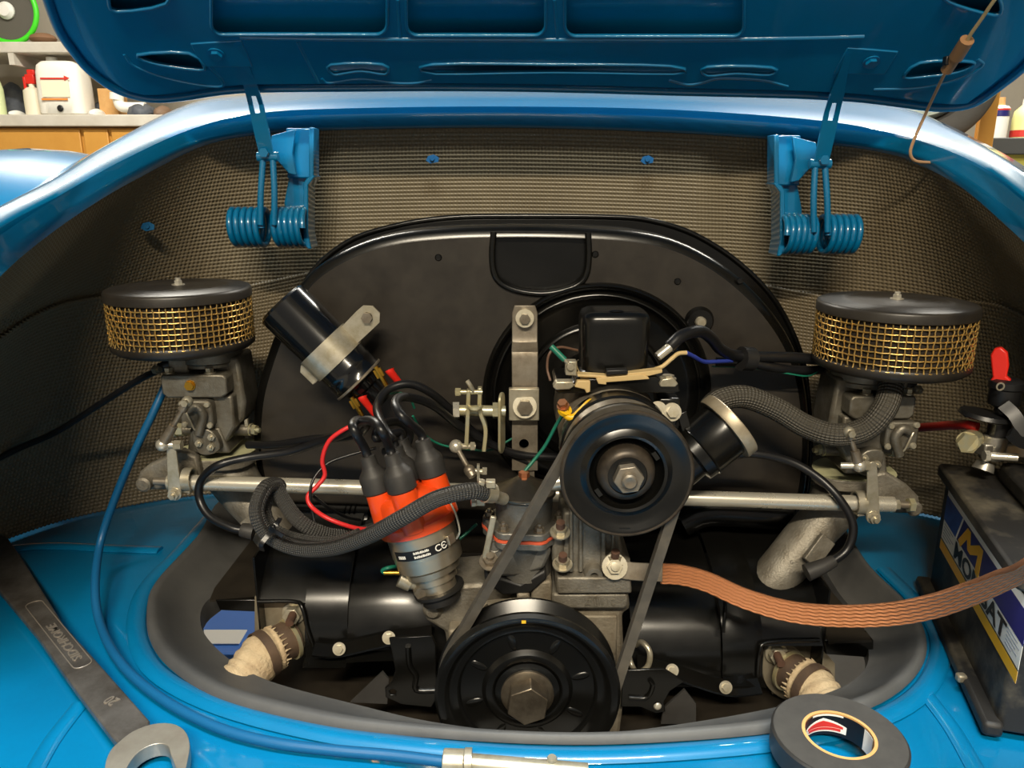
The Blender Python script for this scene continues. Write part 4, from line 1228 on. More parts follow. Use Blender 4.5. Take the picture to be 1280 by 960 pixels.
def drop_link(lab, pts, Y, tilt, ball, rodend, sx):
    t = thing('throttle_drop_link', lab, 'linkage', W(*pts[-1], Y), 'throttle drop links')
    top, bot = W(*pts[0], Y), W(*pts[1], Y)
    q = B(); pl = hull2((top.x, top.z), .005, (bot.x, bot.z), .0075, 8); q.prism(pl, -(Y + .0012), -(Y - .0012), MY); q.build('link_plate', ZINC, t, bevel=.0006)
    q = B(); q.hex(bot + V((0, -.001, 0)), (0, -1, 0), .0058, .005, .003, .0075); q.build('clamp_bolt', ZINC, t)
    # clamp loop round the shaft
    rod = W(pts[1][0] + 6 * sx, pts[1][1] - 17, Y + .01)
    q = B(); strip(q, [rod + V((.010 * sx, cos(a) * .012, sin(a) * .012 + .001)) for a in [2 * pi * j / 20 for j in range(17)]] + [bot + V((.010 * sx, .004, 0))], lambda s: V((1, 0, 0)), .0022, .010, 2); q.build('clamp_loop', ZINC, t, bevel=.0005)
    bp = W(*ball, Y - .004)
    q = B(); q.ball(bp, .0072, 18); q.cyl(bp, W(*ball, Y + .0) + V((-sx * -.02, 0, 0)), .0035, seg=12); bl = q.build('ball_joint', POL, t, ang=60)
    q = B(); q.hex(top + V((.004 * sx, -.001, 0)), (sx, 0, 0), .0056, .008); q.build('ball_nut', ZINC, bl)
    re = W(*rodend, Y - .002)
    q = B(); q.cyl(bp, bp.lerp(re, .45), .0058, .0048, 14); q.cyl(bp.lerp(re, .45), bp.lerp(re, .85), .0028, seg=10); q.cyl(bp.lerp(re, .8), re, .005, .0055, 14); q.build('push_rod', STEEL, t)
    q = B(); q.ball(re, .0062, 14); q.hex(re + V((0, -.004, 0)), (0, -1, 0), .004, .005); q.build('upper_joint', ZINC, t)
drop_link('steel throttle drop link with ball joint beside the black coil side carburettor', [(214, 556), (219, 617)], .80, 0, (203, 556), (234, 502), 1)
drop_link('steel throttle drop link with ball joint beside the battery side carburettor', [(1090, 582), (1091, 646)], .775, 0, (1074, 582), (1061, 540), -1)

# ================================================================== breather / oil filler with its braided hose
bf = thing('oil_filler', 'black oil filler can with a bright aluminium cap ring', 'oil filler', W(868, 585, .77))
p0, p1 = W(862, 572, .755), W(916, 528, .765)
ax = (p1 - p0).normalized()
k_ = mpp(550, .76)
M = frame(p0, ax)
Ln = (p1 - p0).length
b = B(); b.lathe([(0, -.02), (.024, -.02), (.024, 0), (.030, .002), (.031, .012), (.0325, .013), (.031, .015), (.031, Ln - .008), (0, Ln - .008)], M, 40); b.build('can', TIN, bf, ang=40)
b = B(); b.lathe([(.031, Ln - .012), (.0365, Ln - .012), (.0375, Ln - .010), (.0375, Ln - .001), (.0365, Ln), (.020, Ln + .001), (0, Ln + .001)], M, 48); b.build('cap_ring', mat('cap_aluminium', (196, 184, 160), 0.42, 0.5, rgb2=(150, 136, 112), vscale=40), bf, ang=40)
b = B(); yprism(b, [(846, 518), (858, 514), (866, 540), (866, 560), (854, 545)], .75, .753); b.build('side_lug', TIN, bf, bevel=.001)
hose = [W(886, 512, .80), W(900, 500, .805), W(930, 496, .81), (W(968, 510, .81)), W(1008, 533, .80), W(1046, 544, .785), W(1082, 536, .78), W(1106, 510, .78), W(1114, 480, .795), W(1115, 455, .81)]
b = B(); b.tube(hose, .0128, 20, 7)
tag(b.build('breather_hose', BRAIDB, None, ang=80), 'grey braided breather hose curving from oil filler to air cleaner', 'hose')

# ================================================================== ignition coil
T0, T1 = W(352, 379, .842), W(456, 482, .842)
ax = (T1 - T0).normalized()
coil = thing('ignition_coil', 'black cylindrical ignition coil clamped slantwise on the shroud', 'ignition coil', T1)
M = frame(T0, ax, (0, -1, 0)); Ln = (T1 - T0).length
GLB = mat('gloss_black', (10, 10, 11), 0.2, coat=0.6)
RC = .0305
b = B(); b.lathe([(0, -.001), (RC - .003, -.001), (RC, .002), (RC, Ln * .78), (RC * 1.03, Ln * .80), (RC, Ln * .82), (RC, Ln * .90), (RC * 1.05, Ln * .915), (RC * 1.05, Ln * .935), (RC * .9, Ln * .95), (RC * .8, Ln * .96), (RC * .72, Ln * 1.02), (RC * .5, Ln * 1.04), (RC * .45, Ln * 1.2), (RC * .36, Ln * 1.22), (0, Ln * 1.22)], M, 48); b.build('can', GLB, coil, ang=40)
b = B(); b.lathe([(RC * 1.045, Ln * .912), (RC * 1.07, Ln * .918), (RC * 1.07, Ln * .932), (RC * 1.045, Ln * .937)], M, 48); b.build('crimp_ring', STEEL, coil)
# clamp band
cb = B(); c0, c1 = Ln * .48, Ln * .70
cb.lathe([(RC + .0004, c0), (RC + .0022, c0), (RC + .0022, c1), (RC + .0004, c1)], M, 48); cb.build('clamp_band', ZINC, coil, ang=40)
pe = M @ V((0, 0, (c0 + c1) / 2))
side = ax.cross(V((0, -1, 0))).normalized()
if side.z < 0:
    side = -side
we = W(458, 398, .83)
M2 = frame(V((pe.x, .838, pe.z)), (0, -1, 0), side)
dd = (V((we.x, .838, we.z)) - V((pe.x, .838, pe.z)))
de = dd.dot(side); dt = dd.dot(M2.to_3x3() @ V((0, 1, 0)))
b = B(); b.prism([(RC * .9, -.0125), (RC * .9, .0125), (RC + .006, .0125), (de - .004, dt + .013), (de + .006, dt + .0125), (de + .0135, dt + .005), (de + .0135, dt - .006), (de + .006, dt - .013), (de - .008, dt - .013)], 0, .003, M2, [circ(de, dt, .006, 14)]); ear = b.build('clamp_ear', ZINC, coil, bevel=.0008)
b = B(); b.hex(M2 @ V((de, dt, .003)), (0, -1, 0), .0062, .005, 0, 0); b.build('clamp_bolt', STEEL, ear)
b = B(); b.prism([(-RC - .010, -.012), (-RC - .006, -.0125), (-RC * .9, -.0125), (-RC * .9, .0125), (-RC - .004, .0125), (-RC - .010, .008)], -.004, .002, M2); b.build('clamp_foot', ZINC, coil, bevel=.0008)
for i, (bp, rp, re) in enumerate((((476, 470), (489, 466), (502, 482)), ((446, 508), (455, 500), (470, 520)))):
    p = W(*bp, .82)
    dn = (W(bp[0] + 8, bp[1] + 14, .82) - p).normalized()
    b = B(); b.cyl(p - dn * .012, p + dn * .012, .0028, seg=10); b.box((0, 0, 0), (.009, .004, .010), frame(p - dn * .004, dn)); tm = b.build('brass_terminal', BRASS, coil)
    b = B(); b.tube([W(*rp, .815) - dn * .004, W(*rp, .815), W(*re, .822)], lambda s: .0055 - .002 * s, 12, 4); b.build('red_sleeve', RED, tm, ang=60)

# ================================================================== distributor
D0 = W(548, 733, .705)
dax = (W(499, 588, .705) - D0); dax.y = 0.012; dax.normalize()
dist = thing('distributor', 'tilted distributor with orange cap and stainless body', 'distributor', D0)
DM = frame(D0, dax, (1, 0, 0)); kd = mpp(660, .705)
def dp(x, y, px):
    return DM @ V((x, y, px * kd))
b = B(); b.lathe([(0, -18 * kd), (.020, -18 * kd), (.020, -6 * kd), (.026, -5 * kd), (.026, -1 * kd), (0, 0)], DM, 40); b.build('black_clamp', RUB_D, dist)
b = B(); b.lathe([(.019, -2 * kd), (.019, 10 * kd), (.0225, 12 * kd), (.0225, 22 * kd), (.028, 24 * kd), (.029, 32 * kd), (.0335, 36 * kd), (.0340, 46 * kd), (.0345, 50 * kd), (.0345, 53 * kd), (.0350, 55 * kd), (.0350, 84 * kd), (0, 84 * kd)], DM, 56); bd = b.build('steel_body', STAIN, dist, ang=32)
# black print band wrapped on the body
def arc_band(r, a0, a1, h0, h1, th=.0003, n=18):
    q = B(); vs = []
    for i in range(n + 1):
        a = a0 + (a1 - a0) * i / n
        for rr, h in ((r, h0), (r, h1), (r + th, h1), (r + th, h0)):
            vs.append(DM @ V((rr * cos(a), rr * sin(a), h)))
    fs = []
    for i in range(n):
        for k in range(4):
            fs.append((4 * i + k, 4 * i + (k + 1) % 4, 4 * (i + 1) + (k + 1) % 4, 4 * (i + 1) + k))
    fs += [(0, 1, 2, 3), tuple(4 * n + k for k in (3, 2, 1, 0))]
    return q.add(vs, fs)
# angle of the direction facing the viewer
vv = (CAM - D0).normalized(); loc = DM.inverted().to_3x3() @ vv; aV = atan2(loc.y, loc.x)
lb_ = arc_band(.0351, aV - 1.05, aV + .62, 57 * kd, 69 * kd).build('print_band', BLKP, dist, ang=80)
def arc_text(txt, r, ac, h, size, parent, name, m):
    cu = bpy.data.curves.new('txt', 'FONT'); cu.body = txt; cu.size = size; cu.align_x = 'CENTER'; cu.align_y = 'CENTER'; cu.extrude = .0001; cu.offset = .0001
    t = bpy.data.objects.new('txt', cu); COL.objects.link(t); bpy.context.view_layer.update()
    me = bpy.data.meshes.new_from_object(t.evaluated_get(bpy.context.evaluated_depsgraph_get())); bpy.data.objects.remove(t)
    q = B(); q.add([DM @ V(((r + v.co.z) * cos(ac + v.co.x / r), (r + v.co.z) * sin(ac + v.co.x / r), h + v.co.y)) for v in me.vertices], [tuple(p.vertices) for p in me.polygons])
    bpy.data.meshes.remove(me)
    return q.build(name, m, parent)
arc_text('C\u0404', .0357, aV + .40, 63 * kd, .0095, lb_, 'printed_text', WHITE)
for row, (h0, h1) in enumerate(((64.2, 67.2), (59, 62))):        # two lines of small print
    aa = aV - .40
    for j in range(11):
        w_ = (.030, .042, .022, .038, .034, .026)[(j * 5 + row) % 6]
        arc_band(.0354, aa, aa + w_, h0 * kd, (h1 - (.6 if j % 3 == 1 else 0)) * kd, .0001, 1).build('printed_mark', WHITE, lb_)
        aa += w_ + .010
aa = aV - .92
for j in range(5):
    arc_band(.0354, aa, aa + .04, 60 * kd, 64 * kd, .0001, 1).build('printed_mark', WHITE, lb_)
    aa += .052
b = B(); b.lathe([(.036, 83 * kd), (.0395, 85 * kd), (.0400, 90 * kd), (.0395, 97 * kd), (.0375, 99 * kd), (.0368, 103 * kd), (.0352, 126 * kd), (.0335, 131 * kd), (.026, 137 * kd), (0, 140 * kd)], DM, 56); cap = b.build('orange_cap', ORANGE, dist, ang=40)
tow = []
for i, ang in enumerate((aV + 3.55, aV - .42, aV + 1.25, aV + 2.35)):
    cx, cy = .0255 * cos(ang), .0255 * sin(ang)
    tow.append((cx, cy, 142))
tow[0] = (tow[0][0], tow[0][1], 140)
TW = [(.0285 * cos(aV + a), .0285 * sin(aV + a)) for a in (-1.45, -.18, 1.30, 2.85)]
for cx, cy in TW + [(0, 0)]:
    q = B(); q.lathe([(.0142, 92 * kd), (.0134, 122 * kd), (.0126, 150 * kd), (.011, 156 * kd), (0, 157 * kd)], DM @ Matrix.Translation((cx, cy, 0)), 24); q.build('tower', ORANGE, cap, ang=50)
# spring clip and its foot
ca = aV + 1.0
def rim(r, a, px):
    return DM @ V((r * cos(a), r * sin(a), px * kd))
b = B(); strip(b, [rim(.036, ca, 118), rim(.0405, ca, 112), rim(.0435, ca, 98), rim(.0440, ca, 84), rim(.0425, ca, 70), rim(.037, ca, 62)], lambda s: V((cos(ca), 0, sin(ca))), .005, .0015); b.build('spring_clip', ZINC, dist)
b = B(); b.box((0, 0, 0), (.004, .010, .010), DM @ Matrix.Rotation(ca - .25, 4, 'Z') @ Matrix.Translation((.0365, 0, 66 * kd))); b.build('clip_foot', STAIN, dist, bevel=.0008)
# small plug connector with green wire at the foot of the distributor
cn = thing('wire_connector', 'small metal plug with brass pin beside the distributor foot', 'connector', W(510, 735, .72))
b = B(); b.cyl(W(500, 722, .70), W(514, 728, .70), .0095, seg=18); b.cyl(W(512, 727, .70), W(522, 730, .70), .008, .006, 14); b.build('housing', ZINC, cn)
b = B(); b.cyl(W(480, 716, .70), W(500, 716, .70), .0024, seg=10); b.build('brass_pin', BRASS, cn)
b = B(); b.hex(W(524, 735, .70), (.3, -1, 0), .007, .010, 0, .006); b.build('hex_fitting', STEEL, cn)
b = B(); b.tube([W(530, 712, .74), W(505, 708, .72), W(488, 709, .70), W(478, 713, .70), W(482, 717, .70)], .0019, 8, 6); tag(b.build('green_pickup_wire', GRNW, None), 'short green wire looping to the brass pin', 'wire')

# ------------------------------------------------------------------ ignition leads with boots
def boot(i):
    cx, cy = TW[i]
    return DM @ Matrix.Translation((cx, cy, 0))
BOOTP = [(.0128, 143), (.0146, 145), (.0144, 164), (.0134, 168), (.0092, 175), (.0082, 178), (.0076, 190), (.0064, 191), (0, 191)]
BOOTM = mat('boot_rubber', (40, 39, 38), 0.55, rgb2=(54, 52, 50), vscale=60)
CABN = .0046
def lead(i, pts, lab, end=None):
    Mb = boot(i) if i < 4 else DM
    t = thing('ignition_lead', lab, 'ignition lead', Mb @ V((0, 0, 150 * kd)), 'black ignition leads')
    q = B(); q.lathe([(r, h * kd) for r, h in BOOTP], Mb, 24); q.build('boot', BOOTM, t, ang=28)
    q = B(); q.tube([Mb @ V((0, 0, 186 * kd)), Mb @ V((0, 0, 200 * kd))] + pts, CABN, 12, 7); q.build('cable', CABLE, t, ang=80)
    if end:
        q = B(); q.tube([pts[-1].lerp(pts[-2], .3), pts[-1], pts[-1] * 2 - pts[-1].lerp(pts[-2], .7)], lambda s: .0072 + .002 * s, 16, 3); q.build('plug_boot', BOOTM, t, ang=60)
lead(0, [W(444, 540, .70), W(441, 530, .71), W(449, 525, .73), W(458, 532, .76), W(440, 545, .78), W(390, 549, .80), W(345, 556, .82), W(310, 556, .84)], 'black ignition lead from the boot nearest the coil clamp to the carburettor')
lead(1, [W(478, 540, .675), W(468, 527, .69), W(452, 527, .72), W(436, 540, .765), W(400, 552, .79), W(360, 565, .80), W(310, 572, .80), W(272, 582, .79), W(252, 600, .80), W(249, 622, .80), W(262, 645, .79), W(290, 660, .78), W(306, 663, .78)], 'black ignition lead curving past the carburettor down to a plug boot', True)
lead(2, [W(504, 522, .70), W(494, 504, .72), W(506, 496, .75), W(540, 506, .78), W(580, 536, .82), W(640, 566, .84), W(700, 572, .85)], 'black ignition lead from the boot nearest the fuel pump')
lead(3, [W(470, 548, .73), W(480, 530, .75), W(500, 528, .78), W(512, 540, .80), W(505, 560, .80), W(480, 565, .81)], 'black ignition lead from the rearmost boot of the orange cap')
lead(4, [W(486, 545, .71), W(474, 522, .74), W(472, 506, .77), W(485, 487, .79), W(512, 480, .80), W(540, 492, .81), W(570, 518, .835), W(602, 548, .845), W(660, 578, .85)], 'black lead from the middle of the cap looping up below the coil')
b = B(); b.tube([W(905, 572, .80), W(940, 567, .80), W(985, 576, .80), W(1020, 595, .79), W(1048, 622, .775), W(1066, 655, .765), (W(1060, 685, .76)), W(1040, 702, .755), W(1018, 712, .75)], CABN, 12, 7)
t = thing('ignition_lead', 'black ignition lead arching over the shaft to a plug boot under the manifold', 'ignition lead', W(1018, 712, .75), 'black ignition leads')
b.build('cable', CABLE, t, ang=80)
b = B(); b.tube([W(1042, 701, .755), W(1028, 708, .752), W(1008, 716, .75)], lambda s: .0065 + .003 * s, 16, 3); b.build('plug_boot', BOOTM, t, ang=60)

# ================================================================== braided fuel hose with zip ties
HP = [(612, 616, .670), (585, 614, .655), (545, 624, .645), (505, 646, .645), (460, 670, .66), (415, 685, .68), (370, 685, .70), (335, 668, .71), (321, 640, .715), (330, 612, .73), (345, 606, .75), (352, 622, .745), (375, 652, .73), (410, 668, .735), (445, 668, .75), (480, 658, .78)]
b = B(); b.tube([W(*p) for p in HP], .0078, 18, 7)
tag(b.build('braided_fuel_hose', BRAID, None, ang=80), 'grey braided fuel hose looping across the orange distributor cap', 'hose')
HP2 = [(352, 604, .765), (338, 616, .75), (331, 640, .735), (345, 664, .725), (380, 676, .72), (420, 678, .715), (450, 668, .715)]
b = B(); b.tube([W(*p) for p in HP2], .0068, 16, 7)
tag(b.build('braided_fuel_hose', BRAID, None, ang=80), 'second grey braided hose tied inside the loop', 'hose')
zt_ = thing('zip_tie', 'black zip tie holding the braided hose loop together', 'zip tie', W(335, 675, .69))
b = B(); strip(b, [W(350, 648, .70), W(345, 656, .69), W(336, 668, .69), W(327, 680, .685), (W(328, 688, .69))], (0, -1, .4), .0045, .0016); b.build('strap', CABLE, zt_)
b = B(); b.box(W(340, 660, .688), (.006, .005, .006)); b.build('lock_head', CABLE, zt_, bevel=.0008)
b = B(); strip(b, [W(338, 660, .686), W(346, 665, .68), W(354, 670, .68)], (0, -1, 0), .0042, .0016); b.build('tail', CABLE, zt_)
hc = thing('hose_clamp', 'steel hose clamp on the fuel pump inlet', 'clamp', W(612, 618, .67))
p = W(611, 616, .669); dh = (W(585, 614, .655) - W(612, 616, .670)).normalized()
b = B(); b.lathe([(.0082, -.005), (.0096, -.005), (.0096, .005), (.0082, .005)], frame(p, dh), 28); b.build('band', ZINC, hc)
b = B(); b.box(p + V((.002, -.004, .011)), (.009, .008, .007)); b.hex(p + V((-.004, -.006, .012)), (-1, -.2, .3), .004, .006); b.build('screw_housing', ZINC, hc, bevel=.0008)
b = B(); b.box(p + V((-.008, .006, -.011)), (.009, .008, .007)); b.hex(p + V((-.012, .002, -.011)), (-1, -.2, 0), .004, .005); b.build('lower_screw', ZINC, hc, bevel=.0008)

# ================================================================== centre bracket with bell crank
ct = thing('centre_linkage_bracket', 'upright joggled steel bracket bar bolted to the shroud', 'bracket', W(656, 590, .85))
prof = [(383, .862), (430, .862), (438, .852), (448, .842), (500, .842), (586, .842)]
pts = []
b = B(); vs = []; fs = []
for i, (py, Y) in enumerate([(382, .866), (392, .866), (420, .866), (428, .864), (440, .848), (448, .846), (500, .846)]):
    w = [13, 16, 16, 16, 16.5, 16.5, 16, 16][i]
    for dx in (-w, w):
        for th in (0, .004):
            vs.append(W(656 + dx, py, Y) + V((0, th, 0)))
for i in range(6):
    a = 4 * i
    fs += [(a, a + 2, a + 6, a + 4), (a + 1, a + 5, a + 7, a + 3), (a, a + 4, a + 5, a + 1), (a + 2, a + 3, a + 7, a + 6)]
fs += [(0, 1, 3, 2), (24, 26, 27, 25)]
b.add(vs, fs); b.build('bar', STEEL, ct, ang=30, bevel=.0012)
b = B(); b.cyl(W(656, 398, .865), W(656, 398, .860), .0105, seg=24); b.build('washer', ZINC, ct)
screw(ct, W(656, 398, .860), (0, -1, 0), .0062, 'top_bolt', STEEL, washer=False)
b = B(); yprism(b, [(640, 499), (672, 499), (672, 588), (640, 588)], .846, .850, [[(655 + 6.2 * cos(a), 555 + 6.2 * sin(a)) for a in [2 * pi * j / 20 for j in range(20)]]]); b.build('drilled_bar', STEEL, ct)
b = B(); yprism(b, [(648, 588), (668, 588), (668, 605), (648, 605)], .85, .854); b.build('lower_tail', STEEL, ct)
b = B(); yprism(b, [(636, 486), (674, 486), (674, 526), (636, 526)], .834, .842); cpz = b.build('clamp_plate', ZINC, ct, bevel=.001)
b = B(); b.cyl(W(656, 508, .834), W(656, 508, .831), .0135, seg=28); b.build('washer', ZINC, cpz)
screw(cpz, W(656, 508, .831), (0, -1, 0), .0088, 'clamp_bolt', STEEL, washer=False)
bc = thing('bell_crank', 'yellow zinc bell crank levers on a pivot beside the bracket bar', 'linkage', W(600, 560, .80))
pv = W(632, 514, .82); px0 = W(574, 513, .82)
b = B(); b.cyl(px0, pv, .0062, seg=20); b.build('pivot_pin', YZINC, bc)
b = B(); b.hex(px0, (-1, -.1, 0), .0098, .007); b.build('pivot_head', POL, bc)
b = B(); b.hex(W(616, 513, .82), (1, 0, 0), .0092, .008); b.build('pivot_nut', YZINC, bc)
M = frame(W(627, 525, .82), (1, -.25, 0), (0, 0, 1))
b = B(); b.prism(hull2((.022, 0), .010, (-.028, 0), .011, 10), -.0015, .0015, M); b.build('disc_lever', YZINC, bc, bevel=.0006)
for nm, xs, dy in (('lever', ((586, 487), (585, 515), (583, 560)), 0), ('lever', ((600, 484), (600, 512), (607, 535), (605, 563)), .004)):
    b = B(); strip(b, [W(x, y, .812 + dy) for x, y in xs], (1, 0, 0), .010, .0045, 6); b.build(nm, YZINC, bc, bevel=.0006)
b = B(); b.tube([W(586, 508, .808), W(590, 511, .804), W(597, 511, .804), W(601, 508, .808)], .0025, 8, 4); b.build('cross_tie', YZINC, bc)
b = B(); b.cyl(W(574, 490, .812), W(603, 490, .812), .0026, seg=10); b.hex(W(576, 490, .812), (-1, 0, 0), .0046, .006); b.build('upper_pin', YZINC, bc)
b = B(); b.tube([W(584, 476, .812), W(588, 482, .81), W(592, 490, .812)], .0026, 8, 4); b.build('split_pin', ZINC, bc)
bp = W(570, 558, .808)
b = B(); b.ball(bp, .0078, 18); b.build('ball_joint', POL, bc, ang=60)
b = B(); b.cyl(bp, W(594, 558, .812), .0036, seg=12); b.hex(W(588, 558, .812), (1, 0, 0), .0052, .005); b.build('ball_stud', ZINC, bc)
e2 = W(587, 588, .79)
b = B(); b.cyl(bp, e2, .003, seg=10); b.ball(e2, .0066, 14); b.cyl(e2, e2 + (e2 - bp).normalized() * .008, .0062, .005, 14); b.build('connecting_rod', STEEL, bc)
b = B(); b.cyl(e2, W(606, 590, .79), .003, seg=10); b.hex(W(603, 589, .79), (1, 0, 0), .0045, .005); b.box(W(598, 590, .79), (.003, .006, .018)); b.build('lower_stud', ZINC, bc)

# ================================================================== lid hinges with coil springs
def hinge(lab, f, Y):
    def lpz(q, pts, y0, y1):
        poly = xz([f(*p) for p in pts], Y)
        return q.prism(poly, -(Y + y1), -(Y + y0), MY)
    q = B(); lpz(q, [(972, 168), (1008, 168), (1006, 232), (978, 232), (970, 226)], .018, .030); t = q.build('lid_hinge', BLUE, car, bevel=.002, label=lab)
    q = B(); lpz(q, [(978, 230), (1006, 230), (1012, 262), (1012, 318), (972, 320), (976, 290)], .026, .034); q.build('bracket_leg', BLUE, t, bevel=.002)
    q = B(); lpz(q, [(968, 228), (976, 232), (980, 238), (980, 314), (974, 320), (970, 320), (974, 300), (974, 240), (966, 230)], -.004, .034); q.build('side_flange', BLUE, t, bevel=.0015)
    q = B(); lpz(q, [(968, 168), (974, 168), (974, 232), (968, 230)], .000, .03); q.build('side_flange', BLUE, t, bevel=.0015)
    q = B(); lpz(q, [(992, 170), (1022, 178), (1024, 200), (1000, 226), (990, 228), (996, 200)], .004, .010); q.build('pivot_plate', BLUE, t, bevel=.0012)
    q = B(); lpz(q, [(982, 266), (1004, 266), (1006, 276), (982, 276)], .022, .027); q.build('stamped_plate', BLUE, t, bevel=.001)
    for c0, c1, n in ((976, 1016, 5.6), (1026, 1070, 5.6)):
        a, e = W(*f(c0, 293), Y), W(*f(c1, 293), Y)
        rr = 22 * mpp(290, Y)
        pts = []
        N_ = int(n * 16)
        for i in range(N_ + 1):
            s = i / N_; an = 2 * pi * n * s
            pts.append(a.lerp(e, s) + V((0, -cos(an) * rr, sin(an) * rr)))
        q = B(); q.tube(pts, .0040, 8, 1); q.build('coil_spring', BLUE, t, ang=80)
    for xt, xb in ((1019, 1017), (1031, 1034)):
        q = B(); q.tube([W(*f(xt, 206), Y - .02), W(*f(xb, 250), Y - .026), W(*f(xb + .5, 290), Y - .027)], .0040, 10, 5); q.build('spring_arm', BLUE, t, ang=80)
    q = B(); q.cyl(W(*f(1012, 205), Y - .02), W(*f(1038, 205), Y - .02), .006, seg=14); q.build('pivot_pin', BLUE, t)
    q = B(); q.hex(W(*f(1029, 200), Y - .026), (0, -1, 0), .006, .006); q.build('pivot_bolt', BLUE, t)
    # flat strap up to the lid
    pa, pb, pc_ = W(*f(1026, 205), Y - .022), W(*f(1040, 140), Y - .05), lid_pt(*lid_uv(*f(1060, 66), HF), HF + .001)
    k = mpp(140, Y - .04)
    q = B()
    def band(sec):
        vs = [c + V((x * k, th, 0)) for c, x0, x1 in sec for x in (x0, x1) for th in (-.002, .002)]
        fs = []
        for i in range(len(sec) - 1):
            a = 4 * i
            fs += [(a, a + 2, a + 6, a + 4), (a + 1, a + 5, a + 7, a + 3), (a, a + 4, a + 5, a + 1), (a + 2, a + 3, a + 7, a + 6)]
        n4 = 4 * len(sec)
        q.add(vs, fs + [(0, 1, 3, 2), (n4 - 4, n4 - 2, n4 - 1, n4 - 3)])
    h0, h1 = pa.lerp(pb, .84), pb.lerp(pc_, .16)
    band([(pa, -9, 9), (pa.lerp(pb, .5), -9.5, 9.5), (h0, -9.2, 9.2)])
    band([(h0, -9.2, -3.6), (pb, -9, -4), (h1, -8.6, -3.2)])          # rails beside the slot
    band([(h0, 3.6, 9.2), (pb, 4, 9), (h1, 3.2, 8.6)])
    band([(h1, -8.6, 8.6), (pb.lerp(pc_, .35), -8, 8), (pb.lerp(pc_, .7), -5, 5), (pc_, -3.5, 3.5)])
    q.build('strap', BLUE, t, ang=30)
    u0, v0 = lid_uv(*f(1060, 66), HF)
    sg = 1 if f(1, 0)[0] < f(2, 0)[0] else -1
    q = B(); pts = [lid_pt(u0 + sg * du_, v0 + dv, HF - .0015) for du_, dv in ((-.004, -.03), (.05, -.025), (.05, .008), (-.004, .008))]
    q.add(pts + [p + e_n * .003 for p in pts], [(3, 2, 1, 0), (4, 5, 6, 7)] + [(i, (i + 1) % 4, 4 + (i + 1) % 4, 4 + i) for i in range(4)]); lf = q.build('lid_foot', BLUE, t, bevel=.0008)
    q = B(); q.hex(lid_pt(u0 + sg * .028, v0 - .008, HF + .0015), e_n, .0065, .0035, 0, .009); q.build('foot_bolt', BLUE, t)
hinge('dark blue sprung lid hinge on the side of the black coil', lambda x, y: (1360 - x, y - 9), 1.03)
hinge('dark blue sprung lid hinge on the side of the battery', lambda x, y: (x, y), 1.02)

# wire hanging from the lid
lw = thing('lid_wire', 'thin tan wire with a brown plug joint hanging from the lid', 'wire', W(1175, 204, 1.0))
def onlid(px, py, h=HF + .022):
    return lid_pt(*lid_uv(px, py, h), h)
b = B(); b.tube([onlid(1330, -120, HF + .004), onlid(1290, -60, HF + .02), onlid(1246, -4), onlid(1228, 22), onlid(1214, 42), onlid(1207, 54)], .0018, 8, 6); b.build('upper_wire', TANW, lw)
b = B(); b.tube([onlid(1184, 86), onlid(1175, 104), W(1158, 140, .93), W(1142, 176, .945), W(1138, 192, .95), W(1144, 201, .955), W(1160, 203, .965), W(1182, 204, .985)], .0018, 8, 6); b.build('lower_wire', mat('copper_tan_wire', (190, 150, 112), .5), lw)
PLUGB = mat('brown_plug', (150, 112, 76), 0.5)
b = B(); b.cyl(onlid(1209, 50), onlid(1195, 72), .0070, .0070, 12); b.cyl(onlid(1196, 70), onlid(1183, 88), .0052, .0062, 12); b.build('plug_joint', PLUGB, lw)
b = B(); b.box(onlid(1186, 76, HF + .02), (.010, .008, .009)); b.build('dark_tab', PLAST, lw, bevel=.001)

# ================================================================== battery
BZ = CAM.z - .318
FA = Wz(1178, 580, BZ); FB = Wz(1284, 726, BZ)
ad = (FB - FA); ad.z = 0; ad.normalize()
nd = V((-ad.y, ad.x, 0))
if nd.x < 0:
    nd = -nd
BM = Matrix(((ad.x, nd.x, 0, FA.x), (ad.y, nd.y, 0, FA.y), (0, 0, 1, 0), (0, 0, 0, 1)))   # local: along, across, height
def bprism(q, poly, z0, z1):
    return q.prism(poly, z0, z1, BM)
bat = thing('car_battery', 'dusty black car battery with a blue, white and yellow label', 'battery', BM @ V((.13, .08, ZT + .004)))
b = B(); bprism(b, rrect(.004, .004, .262, .172, .006, 3), ZT + .008, BZ - .012); b.build('case', BATT, bat, bevel=.002)
b = B(); bprism(b, rrect(-.004, -.004, .270, .180, .006, 3), BZ - .014, BZ); ld_ = b.build('lid_ledge', BATT, bat, bevel=.003)
b = B(); bprism(b, [(.035, .045), (.262, .045), (.262, .172), (.035, .172)], BZ, BZ + .022); b.build('raised_lid', BATT, bat, bevel=.006)
b = B(); b.lathe([(.008, .0), (.008, .0008), (.013, .0008), (.013, 0)], BM @ Matrix.Translation((.075, .085, BZ + .022)), 24); b.build('ring_mark', YELP, bat)
b = B(); bprism(b, [(-.004, -.009), (.268, -.009), (.268, .008), (-.004, .008)], ZT + .004, ZT + .018); b.build('foot_ridge', BATT, bat, bevel=.004)
